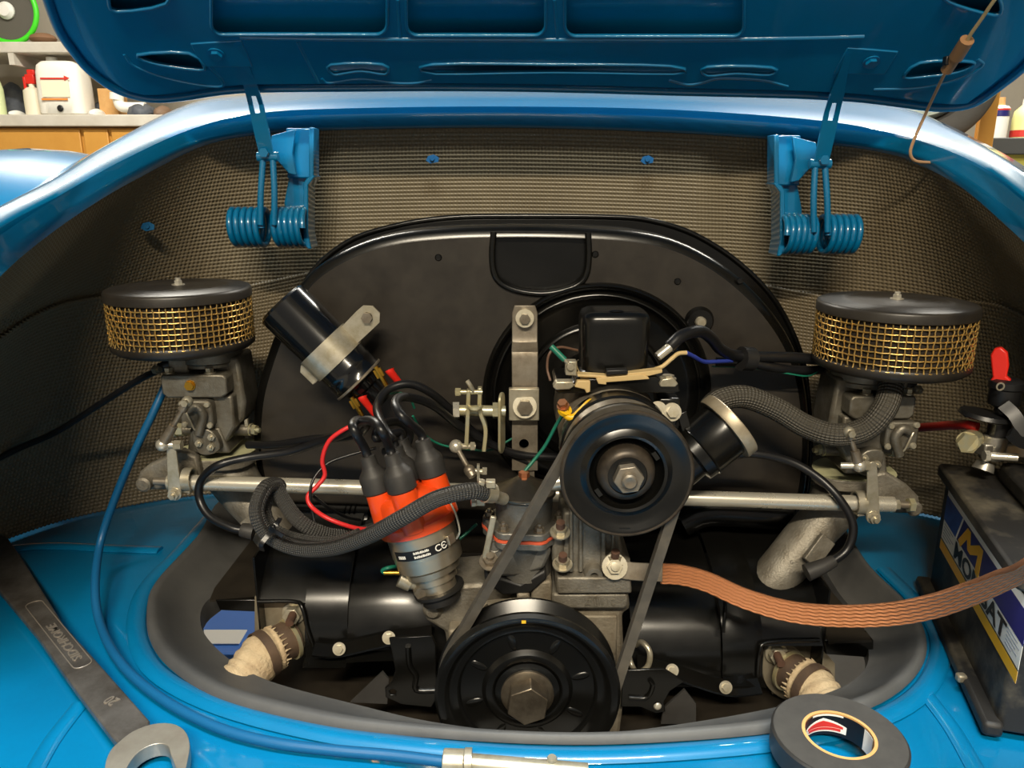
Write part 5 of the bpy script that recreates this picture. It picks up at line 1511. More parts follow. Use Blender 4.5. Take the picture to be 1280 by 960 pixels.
# printed label on the long side
def fsh(px, py):     # sight line met with the long side of the battery -> (along, height)
    d = ray(px, py)
    o = BM @ V((0, .0035, 0))
    t = (V((o.x, o.y, 0)) - V((CAM.x, CAM.y, 0))).dot(nd) / V((d.x, d.y, 0)).dot(nd)
    p = CAM + d * t
    return (p - o).dot(ad), p.z
s0, hT0 = fsh(1189, 612); sB0, hB0 = fsh(1170, 697); s1, hB1 = fsh(1274, 832)
s0 = (s0 + sB0) / 2
hb, ht = (hB0 + hB1) / 2, min(hT0, BZ - .018)
LMx = BM @ Matrix(((1, 0, 0, s0), (0, 0, -1, .0036), (0, 1, 0, hb), (0, 0, 0, 1)))   # local x along, y up, z out of the face
LW, LH = s1 - s0, ht - hb
def lab_poly(pts, lev, name, m, parent):
    q = B(); q.prism([(x * LW, y * LH) for x, y in pts], 0, .0003 + .00015 * lev, LMx)
    return q.build(name, m, parent)
lbl = lab_poly([(0, 0), (1, 0), (1, 1), (0, 1)], 0, 'label', WHITE, bat)
lab_poly([(0, 0), (1, 0), (1, .15), (0, .15)], 1, 'printed_band', YELP, lbl)
lab_poly([(0, .155), (1, .155), (1, .175), (0, .175)], 1, 'printed_band', BLKP, lbl)
lab_poly([(0, .48), (1, .48), (1, .87), (0, .87)], 1, 'printed_band', NAVY, lbl)
lab_poly([(0, .48), (.19, .48), (.245, .87), (0, .87)], 2, 'printed_picture', SKYP, lbl)
lab_poly([(.19, .48), (.205, .48), (.26, .87), (.245, .87)], 3, 'printed_line', WHITE, lbl)
mx0, mx1 = .23, .52
def mm(x, y):
    return (mx0 + (mx1 - mx0) * x, .44 + .40 * y)
lab_poly([mm(0, .18), mm(.13, .05), mm(.36, .62), mm(.44, .30), mm(.58, .30), mm(.86, .62), mm(.84, .02), mm(1.0, -.04), mm(1.02, 1.0), mm(.86, 1.0), mm(.52, .58), mm(.46, 1.0), mm(.32, 1.0)], 3, 'printed_logo', YELP, lbl)
text_mesh('MONBAT', LH * .34, LMx @ Matrix.Translation((LW * .53, LH * .32, .0010)), .0001, 'printed_name', BLKP, lbl, bold=.0006, sx=(LW * .62) / (LH * .34 * 4.0))
for j in range(5):
    lab_poly([(.02, .44 - j * .05), (.02 + (.14, .10, .15, .12, .08)[j], .44 - j * .05), (.02 + (.14, .10, .15, .12, .08)[j], .425 - j * .05), (.02, .425 - j * .05)], 1, 'printed_mark', GREYP, lbl)
    lab_poly([(.86, .44 - j * .05), (.86 + (.10, .12, .09, .11, .06)[j], .44 - j * .05), (.86 + (.10, .12, .09, .11, .06)[j], .425 - j * .05), (.86, .425 - j * .05)], 1, 'printed_mark', GREYP, lbl)
b = B(); b.box(BM @ V((.20, -.010, ZT + .016)), (.009, .008, .008)); b.build('clip', GALV, bat, bevel=.002)

# isolator switch on the battery post, with the red key
sw = thing('battery_switch', 'black battery isolator switch with a red plastic key', 'switch', W(1246, 576, .785))
LEAD = mat('lead_terminal', (150, 146, 138), 0.4, 0.8, rgb2=(190, 186, 176), vscale=60)
c = W(1247, 500, .785)
k = mpp(500, .785)
M = Matrix.Translation(W(1247, 545, .785))
b = B(); b.lathe([(0, 0), (13 * k, 0), (13 * k, 20 * k), (10 * k, 22 * k), (9 * k, 38 * k), (17 * k, 42 * k), (18 * k, 44 * k), (18 * k, 62 * k), (20 * k, 64 * k), (20 * k, 72 * k), (15 * k, 75 * k), (0, 75 * k)], M, 32); b.build('body', PLAST, sw, ang=35)
M3 = M @ Matrix.Translation((-.018, 0, 26 * k))
b = B(); b.lathe([(0, -.002), (26 * k, -.002), (30 * k, .000), (28 * k, .004), (0, .006)], M3 @ Matrix.Rotation(.12, 4, 'Y'), 36); b.build('collar_disc', PLAST, sw, ang=35)
b = B(); kp = W(1250, 478, .785)
Mk = frame(kp, (0, 0, 1), (.8, -.6, 0)) @ Matrix.Rotation(-.16, 4, 'Y')
b.prism([(-.010, 0), (.010, 0), (.010, .003), (.0062, .007), (.0085, .018), (.0075, .032), (.002, .038), (-.004, .037), (-.0075, .030), (-.0070, .018), (-.006, .007)], -.0045, .0045, Mk @ Matrix(((1, 0, 0, 0), (0, 0, -1, 0), (0, 1, 0, 0), (0, 0, 0, 1)))); b.build('red_key', RED, sw, bevel=.0022)
b = B(); b.lathe([(.003, 0), (.003, .001), (.0045, .001), (.0045, 0)], axisY(W(1250, 483, .785 - 20 * k)), 18); b.build('eyelet', ZINC, sw)
b = B(); b.lathe([(0, -.004), (.0125, -.004), (.0135, .012), (.012, .022), (0, .022)], Matrix.Translation(W(1240, 568, .785)), 24); cl_ = b.build('terminal_clamp', LEAD, sw)
b = B(); b.box(W(1252, 560, .785), (.05, .022, .016)); b.build('clamp_block', LEAD, sw, bevel=.002)
b = B(); b.cyl(W(1238, 570, .765), W(1272, 572, .755), .0042, seg=12); b.hex(W(1236, 570, .766), (-1, .1, 0), .006, .005); b.build('clamp_screw', POL, sw)
b = B(); b.cyl(W(1232, 578, .78), W(1228, 588, .778), .009, .011, 20); b.build('post_skirt', LEAD, sw)
b = B(); b.cyl(W(1216, 548, .79), W(1209, 552, .765), .0105, .0105, 20); b.hex(W(1209, 552, .768), (-.2, -1, -.1), .0115, .006); b.build('cable_bolt', YZINC, sw)
b = B(); strip(b, [W(1254, 506, .77), W(1268, 520, .76), W(1282, 545, .75), W(1300, 575, .74)], (-.2, -.9, .3), .013, .004); b.build('flat_strap', PLAST, sw)
b = B(); strip(b, [W(1262, 540, .75), W(1276, 552, .745), W(1300, 556, .74)], (0, -.3, .95), .016, .006); b.build('flat_strap', PLAST, sw)
b = B(); b.tube([W(1118, 536, .95), W(1140, 535, .92), W(1170, 533, .87), W(1205, 531, .80), W(1222, 534, .785)], .0052, 12, 6)
tag(b.build('red_battery_cable', mat('red_cable', (176, 34, 28), .45), None, ang=80), 'red cable running to the battery isolator switch', 'cable')

# copper braided earth strap
es = thing('earth_strap', 'flat braided copper earth strap stretched towards the battery', 'cable', W(770, 714, .685))
CP = [(826, 717, .690), (852, 719, .695), (885, 728, .695), (930, 748, .685), (985, 764, .665), (1045, 770, .64), (1110, 768, .61), (1165, 758, .58), (1215, 741, .55), (1262, 721, .52), (1310, 698, .49), (1360, 660, .475), (1400, 632, .47)]
b = B(); strip(b, [W(*p) for p in CP], (0, -.85, .5), .0205, .0045, 8, uv=True); b.build('braid', COPPER, es, bevel=.0012)
b = B(); strip(b, [W(766, 710, .684), W(790, 714, .684), W(828, 716, .688)], (0, -.9, .4), .0175, .0030, 4); lg_ = b.build('cable_lug', STEEL, es, bevel=.0008)
b = B(); b.lathe([(0, .0), (.0125, 0), (.0125, .003), (0, .003)], frame(W(768, 708, .681), (0, -.9, .4)), 24); b.hex(W(768, 708, .678), (0, -.9, .4), .0075, .005, .0042); b.build('lug_nut', ZINC, lg_)

pe2 = W(1400, 632, .47)
b = B(); b.lathe([(0, -.004), (.016, -.004), (.016, .006), (0, .006)], Matrix.Translation(pe2), 24); b.hex(pe2 + V((0, 0, .006)), (0, 0, 1), .009, .007); b.build('end_lug', STEEL, es)
# ================================================================== open-end spanner on the tray
ZW = ZT + .007
wr = thing('open_end_spanner', 'large dark steel open-end spanner lying on the blue tray', 'spanner', Wz(150, 900, ZT + .004))
def zpoly(pts, z):
    return [(Wz(x, y, z).x, Wz(x, y, z).y) for x, y in pts]
hd = zpoly([(-38, 688), (-26, 672), (-6, 664), (10, 672), (24, 692), (79, 779), (132, 838), (187, 900), (186, 915), (150, 930), (141, 922), (92, 858), (47, 794), (0, 738)], ZW + .009)
b = B(); b.prism(hd, ZW, ZW + .009); b.build('shank', WRENCH, wr, bevel=.0022, seg=3)
jw = [(150, 926), (166, 914), (190, 905), (214, 904), (230, 912), (237, 928), (235, 948), (228, 972), (222, 964), (214, 944), (209, 931), (193, 930), (174, 939), (160, 956), (156, 975), (168, 1002), (150, 1004), (134, 985), (131, 958), (138, 938)]
b = B(); b.prism(smooth2(zpoly(jw, ZW + .012), 3), ZW - .001, ZW + .012); b.build('jaw', WRJAW, wr, bevel=.002, seg=3)
pA, pB_ = Wz(103, 830, ZW + .009), Wz(45, 758, ZW + .009)
dx_ = (pB_ - pA).normalized(); up_ = V((-dx_.y, dx_.x, 0))
Mw = Matrix(((dx_.x, up_.x, 0, 0), (dx_.y, up_.y, 0, 0), (0, 0, 1, 0), (0, 0, 0, 1)))
Lw = (pB_ - pA).length
M = Matrix.Translation(pA.lerp(pB_, .36) + V((0, 0, .0004))) @ Mw
text_mesh('SIDCHROME', .0125, M, .0005, 'embossed_name', EMBOSS, wr, bold=.0001, sx=(Lw * .62) / (.0125 * 5.9))
fr = rrect(-Lw * .40, -.0085, Lw * .72, .0085, .007, 4)
b = B(); b.tube([M @ V((x, y, 0)) for x, y in fr], .0006, 6, 1, closed=True); b.build('embossed_frame', EMBOSS, wr)
p20 = Wz(140, 876, ZW + .009)
M = Matrix.Translation(p20 + V((0, 0, .0004))) @ Mw @ Matrix.Rotation(.3, 4, 'Z')
text_mesh('20', .015, M, .0005, 'embossed_size', EMBOSS, wr, bold=.0001, sx=.8)

# ================================================================== roll of electrical tape
TZ = ZT + .036
tc_ = Wz(1049, 918, TZ)
tp = thing('tape_roll', 'roll of black electrical tape with a cardboard core lying on the seal edge', 'tape', V((tc_.x, tc_.y, ZT + .014)))
M = Matrix.Translation((tc_.x, tc_.y, 0))
RT, RH = .0535, .0272
b = B(); b.lathe([(RH + .002, ZT + .015), (RT - .0015, ZT + .015), (RT, ZT + .0165), (RT, TZ - .0015), (RT - .0015, TZ), (RH + .002, TZ)], M, 72, closed=True); b.build('wound_tape', TAPE, tp, ang=40)
b = B(); b.lathe([(RH + .002, TZ + .0001), (RH + .002, TZ + .0003), (RT - .002, TZ + .0003), (RT - .002, TZ + .0001)], M, 72, closed=True); b.build('tape_edge', TAPEF, tp)
b = B(); b.lathe([(RH - .0006, ZT + .0145), (RH + .002, ZT + .0145), (RH + .002, TZ + .0005), (RH - .0006, TZ + .0005)], M, 60, closed=True); core = b.build('cardboard_core', CARD, tp, ang=40)
def core_band(a0, a1, z0, z1, m, name, lev, n=14, tops=None):
    q = B(); r = RH - .0007 - .0002 * lev; vs = []
    for i in range(n + 1):
        a = a0 + (a1 - a0) * i / n
        zz = z1 if tops is None else z0 + (z1 - z0) * tops(i / n)
        for rr, z in ((r, z0), (r, zz), (r - .0002, zz), (r - .0002, z0)):
            vs.append(M @ V((rr * cos(a), rr * sin(a), z)))
    fs = [(4 * i + k, 4 * i + (k + 1) % 4, 4 * (i + 1) + (k + 1) % 4, 4 * (i + 1) + k) for i in range(n) for k in range(4)]
    return q.add(vs, fs).build(name, m, core)
core_band(radians(-10), radians(190), ZT + .0147, TZ - .001, BLKP, 'inner_print', 0, 30)
core_band(radians(52), radians(138), ZT + .018, ZT + .031, WHITE, 'printed_emblem', 1, 20, lambda s: .55 + .45 * (1 - abs(2 * s - 1)))
core_band(radians(58), radians(132), ZT + .0225, ZT + .0285, REDP, 'printed_emblem', 2, 20, lambda s: .35 + .65 * (1 - abs(2 * s - 1)))
core_band(radians(62), radians(128), ZT + .0195, ZT + .022, REDP, 'printed_mark', 2, 12)
core_band(radians(60), radians(120), ZT + .0335, TZ - .001, WHITE, 'printed_mark', 1, 12)
core_band(radians(-12), radians(18), ZT + .0147, TZ - .0015, WHITE, 'printed_label', 1, 8)

# ================================================================== latch fitting and blue tube at the front of the tray
lt = thing('lid_latch_fitting', 'bright zinc latch fitting with a screw on the front edge of the tray', 'latch', Wz(600, 955, ZT))
pz = Wz(554, 952, ZT + .010); pe_ = Wz(581, 953, ZT + .010)
b = B(); b.cyl(pz, pe_, .0105, seg=24); b.build('ferrule', ZINC, lt, bevel=.001)
b = B(); b.cyl(pe_, pe_ + V((.006, 0, 0)), .0115, .0115, 24); b.build('ferrule_lip', ZINC, lt)
b = B(); b.cyl(pe_, Wz(735, 966, ZT + .008), .0075, seg=18); b.build('latch_rod', ZINC, lt)
p = Wz(690, 956, ZT + .012)
b = B(); b.box(p + V((0, -.004, -.003)), (.032, .014, .007)); lp_ = b.build('saddle', ZINC, lt, bevel=.003)
b = B(); b.lathe([(0, .006), (.0035, .006), (.0046, .004), (.0046, 0)], Matrix.Translation(p + V((0, .001, .001))), 16); b.build('saddle_screw', ZINC, lp_)
BT = [W(214, 466, .90), W(192, 515, .88), W(168, 565, .87), W(143, 625, .865), W(125, 680, .85), Wz(119, 735, ZT + .03), Wz(126, 782, ZT + .012), Wz(152, 830, ZT + .008), Wz(200, 872, ZT + .007), Wz(268, 908, ZT + .007), Wz(340, 928, ZT + .007), Wz(420, 938, ZT + .007), Wz(490, 944, ZT + .008), Wz(556, 952, ZT + .010)]
b = B(); b.tube(BT, .0047, 12, 7)
tag(b.build('blue_cable_tube', BLUT, None, ang=80), 'blue cable tube dropping from the carburettor and running round the tray', 'tube')

# ================================================================== loose wires and cables
def wire(name, lab, pts, r, m, cat='wire'):
    q = B(); q.tube([W(*p) for p in pts], r, 8, 7)
    return tag(q.build(name, m, None, ang=80), lab, cat)
wire('black_cable', 'black cable running across the insulation to the carburettor beside the coil', [(-30, 588, .93), (20, 562, .94), (70, 540, .94), (130, 502, .93), (175, 474, .91), (205, 460, .89)], .0042, CABLE, 'cable')
wire('red_wire', 'thin red wire dropping in front of the throttle shaft', [(452, 528, .76), (430, 537, .755), (411, 552, .755), (403, 575, .755), (406, 594, .755), (396, 608, .75), (385, 620, .745), (390, 634, .74), (412, 649, .73), (445, 660, .735), (470, 662, .75)], .0024, REDW)
wire('thin_black_wire', 'thin black wire crossing the red wire by the throttle shaft', [(470, 560, .77), (440, 568, .765), (412, 578, .76), (395, 594, .752), (388, 612, .745), (390, 636, .742), (395, 662, .735)], .0016, CABLE)
wire('thin_black_wire', 'thin black wire behind the red wire over the tin tube', [(392, 620, .76), (410, 634, .77), (432, 646, .80), (450, 650, .83)], .0016, CABLE)
wire('green_wire', 'short dark green wire arching below the coil', [(488, 492, .81), (500, 491, .80), (512, 497, .80), (518, 510, .81)], .0014, GRNW)
wire('green_wire', 'long dark green wire passing behind the bell crank', [(516, 520, .82), (530, 542, .84), (552, 556, .85), (590, 562, .855), (615, 562, .855), (640, 548, .858)], .0014, GRNW)
wire('green_wire', 'dark green wire slanting down to the fuel pump dome', [(708, 512, .715), (696, 530, .72), (682, 556, .725), (670, 572, .725), (656, 589, .72)], .0018, GRNW)
wire('green_wire', 'dark green wire beside the distributor body', [(596, 655, .74), (586, 664, .74), (574, 674, .735)], .0016, GRNW)
wire('brown_wire', 'brown wire looping at the regulator terminal', [(722, 438, .75), (700, 434, .74), (687, 442, .735), (684, 460, .735), (688, 476, .73)], .0013, BRNW)
gs = thing('green_sleeve', 'teal sleeve on a wire at the regulator terminal', 'connector', W(706, 450, .73))
b = B(); b.cyl(W(689, 433, .735), W(706, 450, .73), .0030, seg=12); b.build('sleeve', GRNW, gs); b = B(); b.cyl(W(705, 449, .73), W(711, 455, .73), .002, seg=10); b.build('ferrule', ZINC, gs)
yw = thing('yellow_wire', 'thick yellow wire with a ring lug below the regulator', 'wire', W(710, 520, .70))
b = B(); b.tube([W(706, 514, .70), W(710, 521, .698), W(718, 521, .698), W(728, 512, .70), W(738, 503, .705), W(745, 504, .71), W(745, 509, .715)], .0036, 10, 6); b.build('cable', YELW, yw)
b = B(); b.lathe([(.0035, -.002), (.0065, -.002), (.0065, .002), (.0035, .002)], frame(W(706, 513, .70), (.3, -.6, .8)), 20, closed=True); b.build('ring_lug', YELW, yw)
b = B(); b.hex(W(704, 508, .70), (-.2, -.5, .9), .0048, .005, 0, .006); b.build('lug_screw', mat('copper_screw', (176, 120, 84), .4, .8), yw)
bc_ = thing('black_generator_cable', 'thick black cable with a bright ferrule arching from the regulator', 'cable', W(828, 440, .74))
b = B(); b.tube([W(836, 434, .742), W(852, 420, .75), W(874, 414, .77), (W(888, 422, .79)), W(900, 436, .81), W(918, 444, .83), W(950, 446, .84), W(990, 447, .85), W(1030, 450, .86)], .0062, 12, 7); b.build('cable', CABLE, bc_, ang=80)
b = B(); b.cyl(W(822, 446, .738), W(838, 433, .742), .0046, seg=14); b.build('ferrule', POL, bc_)
b = B(); b.tube([W(926, 448, .832), W(940, 449, .837)], .0135, 14, 1); b.build('tape_band', RUB_D, bc_, ang=60)
wire('black_cable', 'second black cable taped below the generator cable', [(895, 452, .845), (935, 453, .84), (970, 460, .845), (1000, 463, .855), (1030, 462, .865)], .0055, CABLE, 'cable')
wire('blue_wire', 'blue wire with a tan end beside the generator cable', [(858, 441, .745), (868, 446, .76), (880, 452, .78), (895, 452, .80), (915, 451, .83)], .0022, BLUW)
wire('tan_wire', 'frayed tan wire leaving the regulator beside the ferrule', [(815, 463, .735), (828, 458, .735), (840, 448, .738), (848, 442, .742), (858, 441, .745)], .0022, TANW)
wire('green_wire', 'thin green wire running under the taped black cables', [(890, 458, .85), (940, 460, .845), (985, 467, .845), (1010, 470, .85), (1026, 462, .86)], .0010, GRNW)

# ================================================================== background: shelves on the left
YB = 4.45
def bz(py):
    return W(640, py, YB).z
WOOD = mat('painted_shelf', (206, 200, 188), 0.6, rgb2=(186, 178, 164), vscale=8)
DOOR = mat('orange_wood_door', (206, 150, 66), 0.5, rgb2=(190, 134, 54), vscale=5)
DARKC = mat('dark_clutter', (56, 62, 74), 0.6, rgb2=(96, 98, 100), vscale=24)
z1, z2 = bz(143), bz(158)
ws = thing('wall_shelf', 'long pale shelf board with jug and spray bottle standing on it', 'shelf', (-2.2, 4.75, z2))
b = B(); b.box((-1.95, YB + .28, (z1 + z2) / 2), (3.2, .56, z1 - z2)); b.build('board', WOOD, ws, bevel=.006)
u1, u2 = bz(52), bz(66)
us = thing('wall_shelf', 'upper pale shelf board under the green hoop', 'shelf', (-2.2, 4.75, u2))
b = B(); b.box((-2.75, YB + .22, (u1 + u2) / 2), (1.6, .44, u1 - u2)); b.build('board', WOOD, us, bevel=.006)
for x in (-3.3, W(12, 60, YB).x):
    b = B(); b.box((x, YB + .2, u2 - .03), (.03, .4, .06)); b.build('support', WOOD, us)
cab = thing('wood_cabinet', 'orange wooden base cabinet below the shelf', 'cabinet', (-2.0, 4.72, 0))
zc = z2 - .004
b = B(); b.box((-1.95, YB + .30, zc / 2 + .002), (3.16, .5, zc - .004)); cb_ = b.build('carcass', DOOR, cab)
xs = [-3.5, -2.9, W(100, 180, YB).x, W(135, 180, YB).x, W(300, 180, YB).x, -.42]
for i in range(len(xs) - 1):
    b = B(); b.box(((xs[i] + xs[i + 1]) / 2, YB + .04, zc / 2 + .03), (xs[i + 1] - xs[i] - .02, .02, zc - .08)); d_ = b.build('door', DOOR, cab, bevel=.004)
    b = B(); b.cyl((xs[i + 1] - .06, YB + .03, zc - .25), (xs[i + 1] - .06, YB + .03, zc - .15), .008, seg=10); b.build('handle', ZINC, d_)
def bg(px, py, dY=.1):
    return W(px, py, YB + dY)
kb = mpp(120, YB + .1)
# white jug
JUG = mat('white_jug', (238, 234, 222), 0.45)
p0 = bg(86, 143); zj = z1 + .001
jg = thing('plastic_jug', 'big white plastic jug with a red arrow print', 'jug', (p0.x, p0.y, zj))
w_ = 29 * kb; h_ = 62 * kb
rows = []
for t, s in ((0, .9), (.02, .97), (.3, 1), (.8, .96), (.93, .9), (1.0, .72), (1.02, .4), (1.025, .05)):
    rows.append([V((p0.x + w_ * s * math.copysign(abs(cos(a)) ** .5, cos(a)), p0.y + w_ * .75 * s * math.copysign(abs(sin(a)) ** .5, sin(a)), zj + h_ * t)) for a in [2 * pi * k / 28 for k in range(28)]])
b = B(); b.loft(rows, True); b.build('body', JUG, jg, ang=50)
yf = p0.y - w_ * .75 - .002
b = B(); b.box((p0.x, yf, zj + h_ * .50), (w_ * 1.15, .004, h_ * .36)); b.build('paper_label', mat('jug_label', (240, 228, 200), .6), jg)
b = B(); b.prism([(-.55, -.03), (.45, -.03), (.45, -.08), (.68, .02), (.45, .12), (.45, .04), (-.55, .04)], 0, .003, MY @ Matrix.Translation((p0.x, zj + h_ * .66, -yf + .003)) @ Matrix.Diagonal((w_, w_, 1, 1))); b.build('printed_arrow', REDP, jg)
b = B(); b.box((p0.x - .01, yf - .003, zj + h_ * .28), (w_ * 1.1, .003, .010)); b.build('printed_line', mat('orange_print', (226, 140, 60), .5), jg)
b = B(); b.ball((p0.x + w_ * .1, yf - .002, zj + h_ * .11), .018, 12, (1, .3, 1)); b.build('drain_plug', PLAST, jg)
b = B(); b.cyl((p0.x - w_ * .4, p0.y, zj + h_), (p0.x - w_ * .4, p0.y, zj + h_ * 1.10), .03, .028, 16); b.build('cap', WHITE, jg)
# spray bottle
p0 = bg(45, 143)
sb = thing('spray_bottle', 'small cream spray bottle with a red trigger head', 'bottle', (p0.x, p0.y, zj))
r_ = 11 * kb
b = B(); b.lathe([(0, 0), (r_, 0), (r_, .08), (r_ * .95, .13), (r_ * .6, .145), (r_ * .3, .15), (r_ * .3, .165), (0, .165)], Matrix.Translation((p0.x, p0.y, zj)), 24); b.build('body', mat('cream_bottle', (234, 224, 200), .45), sb)
b = B(); b.box((p0.x, p0.y, zj + .19), (.05, .03, .05)); b.box((p0.x - .035, p0.y, zj + .165), (.016, .014, .08)); b.box((p0.x + .01, p0.y, zj + .225), (.04, .028, .03)); b.build('trigger_head', RED, sb, bevel=.004)
p0 = bg(-2, 143)
pb2 = thing('spray_bottle', 'pale green bottle at the end of the shelf', 'bottle', (p0.x, p0.y, zj))
b = B(); b.lathe([(0, 0), (r_ * .9, 0), (r_ * .9, .14), (r_ * .6, .2), (r_ * .3, .22), (0, .22)], Matrix.Translation((p0.x, p0.y, zj)), 24); b.build('body', mat('pale_green', (214, 224, 170), .5), pb2)
b = B(); b.cyl((p0.x, p0.y, zj + .22), (p0.x, p0.y, zj + .245), r_ * .3, seg=14); b.build('cap', WHITE, pb2)
# cardboard box, white pipe fitting, dark lumps of tools on the shelf
p0 = bg(142, 130, .18)
cbx = thing('cardboard_box', 'small open cardboard box on the shelf', 'box', (p0.x, p0.y, zj))
hb_ = bg(142, 112, .18).z - zj
b = B(); b.box((p0.x, p0.y, zj + hb_ / 2), (24 * kb, .12, hb_)); b.build('box_body', CARD, cbx, bevel=.003)
b = B(); b.box((p0.x + 14 * kb, p0.y - .05, zj + hb_ * .9), (.05, .10, .004)); b.build('flap', CARD, cbx)
p0 = bg(160, 138, .06)
pf = thing('pipe_fitting', 'white plastic pipe fitting lying on the shelf', 'pipe fitting', (p0.x, p0.y, zj))
b = B(); b.tube([V((p0.x - .05, p0.y, zj + .10)), V((p0.x - .04, p0.y, zj + .05)), V((p0.x, p0.y, zj + .04)), V((p0.x + .10, p0.y, zj + .04))], .028, 14, 5); b.build('pipe', JUG, pf, ang=80)
b = B(); b.cyl((p0.x - .055, p0.y, zj + .08), (p0.x - .05, p0.y, zj + .115), .036, seg=16); b.build('collar', JUG, pf)
for i, (px, w2, h2, m, nm, lab) in enumerate(((20, 44, 46, DARKC, 'tool_bag', 'dark blue tool bag heaped behind the spray bottle'), (122, 14, 8, WHITE, 'crumpled_rag', 'white crumpled rag beside the jug'),
                                            (128, 30, 22, DARKC, 'tool_case', 'dark tool case beside the cardboard box'), (178, 34, 16, DARKC, 'tool_box', 'grey box of small parts behind the pipe fitting'),
                                            (205, 22, 12, mat('brown_clutter', (120, 96, 76), .7), 'parts_tin', 'brown tin of parts at the shelf end'), (100, 28, 7, DARKC, 'wire_roll', ''), (22, 8, 6, WHITE, 'paper_cup', 'small white paper ball on the shelf edge'))):
    if not lab:
        continue
    p0 = bg(px, 143, .32 if h2 > 20 else .08)
    rows = []
    rnd = random.Random(i)
    for t in (0, .15, .35, .55, .75, .9, 1.0):
        s = (1 - t ** 3) * .9 + .1
        rows.append([V((p0.x + w2 / 2 * kb * s * cos(a) * rnd.uniform(.8, 1.1), p0.y + .08 * s * sin(a), zj + h2 * kb * t * (1 if t < 1 else .98))) for a in [2 * pi * k / 16 for k in range(16)]])
    b = B(); b.loft(rows, True); b.add(rows[-1], [tuple(range(16))]); b.add(rows[0], [tuple(range(16))])
    tag(b.build(nm, m, None, ang=50), lab, 'clutter')
# green hoop on the upper shelf
p0 = bg(2, 18, .06)
zh = u1 + 35 * kb
gh = thing('green_hoop', 'bright green hoop with a pale hub leaning on the upper shelf', 'hoop', (p0.x, p0.y, u1))
Rh = 36 * kb
GREEN = mat('bright_green', (70, 214, 40), 0.4)
c = V((p0.x, p0.y + .05, u1 + Rh + .012))
b = B(); b.tube([c + V((Rh * cos(a), .0, Rh * sin(a))) for a in [2 * pi * k / 40 for k in range(40)]], .014, 10, 1, closed=True); b.build('rim', GREEN, gh, ang=80)
b = B(); b.lathe([(0, .03), (.03, .028), (.045, .01), (.045, 0), (0, 0)], axisY(c), 20); b.build('hub', WHITE, gh)
b = B(); b.lathe([(0, -.012), (Rh * .94, -.012), (Rh * .94, -.006), (.04, -.004)], axisY(c), 40); b.build('dark_disc', mat('dark_disc', (88, 84, 76), .6), gh)
p0 = bg(54, 50, .1)
b = B(); b.ball((p0.x, p0.y, u1 + .03), .06, 12, (1.2, 1, .5)); tag(b.build('brown_lump', mat('brown_lump', (126, 92, 66), .7), None), 'brown bundle on the upper shelf', 'clutter')

# ================================================================== background: right side
YR = 3.0
def rz(px, py, d=0):
    return W(px, py, YR + d)
kr = mpp(140, YR)
tz_ = rz(1250, 172).z
bn = thing('dark_workbench', 'dark topped workbench with a blue front behind the car', 'bench', (1.95, 3.2, 0))
b = B(); b.box((rz(1215, 180).x + .60, YR + .30, tz_ - .03), (1.2, .60, .06)); b.build('bench_top', mat('bench_top', (70, 70, 68), .6), bn, bevel=.004)
b = B(); b.box((rz(1228, 200).x + .58, YR + .32, (tz_ - .06) / 2), (1.1, .52, tz_ - .062)); b.build('blue_cabinet', mat('bench_blue', (36, 64, 128), .45), bn, bevel=.004)
b = B(); b.box((rz(1300, 190).x, YR + .05, tz_ - .12), (.3, .02, .12)); b.build('drawer_front', mat('bench_yellow', (214, 204, 96), .5), bn)
ks = [(1245, 11, 34, 'aerosol_can', 'white aerosol can with a blue band on the workbench')]
for px, rp, hp, nm, lab in ks:
    p0 = rz(px, 172, .10); r_ = rp * kr * 1.05
    c_ = thing(nm, lab, 'can', (p0.x, p0.y, tz_ + .001))
    M = Matrix.Translation((p0.x, p0.y, tz_ + .001)); H_ = hp * kr * 1.2
    b = B(); b.lathe([(0, 0), (r_, 0), (r_, H_ * .9), (r_ * .8, H_ * .97), (r_ * .4, H_), (0, H_)], M, 28); b.build('can_body', WHITE, c_)
    b = B(); b.lathe([(r_ * 1.01, H_ * .66), (r_ * 1.012, H_ * .86)], M, 28); b.build('blue_band', NAVY, c_)
    b = B(); b.lathe([(r_ * 1.012, H_ * .84), (r_ * 1.014, H_ * .90)], M, 28); b.build('red_stripe', REDP, c_)
    b = B(); b.cyl((p0.x, p0.y, tz_ + H_), (p0.x, p0.y, tz_ + H_ + .03), r_ * .42, r_ * .36, 16); b.build('nozzle', CARD, c_)
p0 = rz(1236, 172, .22)
b = B(); b.box((p0.x, p0.y, tz_ + .082), (.05, .03, .16), None); b.box((p0.x + .028, p0.y, tz_ + .082), (.006, .032, .162)); tag(b.build('blue_box', NAVY, None, bevel=.003), 'narrow blue and white box behind the aerosol can', 'box')
p0 = rz(1278, 172, .1)
yb = thing('yellow_bottle', 'pale yellow bottle with a red base band on the workbench', 'bottle', (p0.x, p0.y, tz_ + .001))
M = Matrix.Translation((p0.x, p0.y, tz_ + .001))
b = B(); b.lathe([(0, 0), (.045, 0), (.045, .07), (.04, .10), (.02, .12), (0, .12)], M, 24); b.build('body', mat('pale_yellow', (226, 222, 150), .5), yb)
b = B(); b.lathe([(.0455, .005), (.0455, .03)], M, 24); b.build('red_band', REDP, yb)
b = B(); b.cyl((p0.x, p0.y, tz_ + .12), (p0.x, p0.y, tz_ + .145), .018, seg=14); b.build('cap', WHITE, yb)
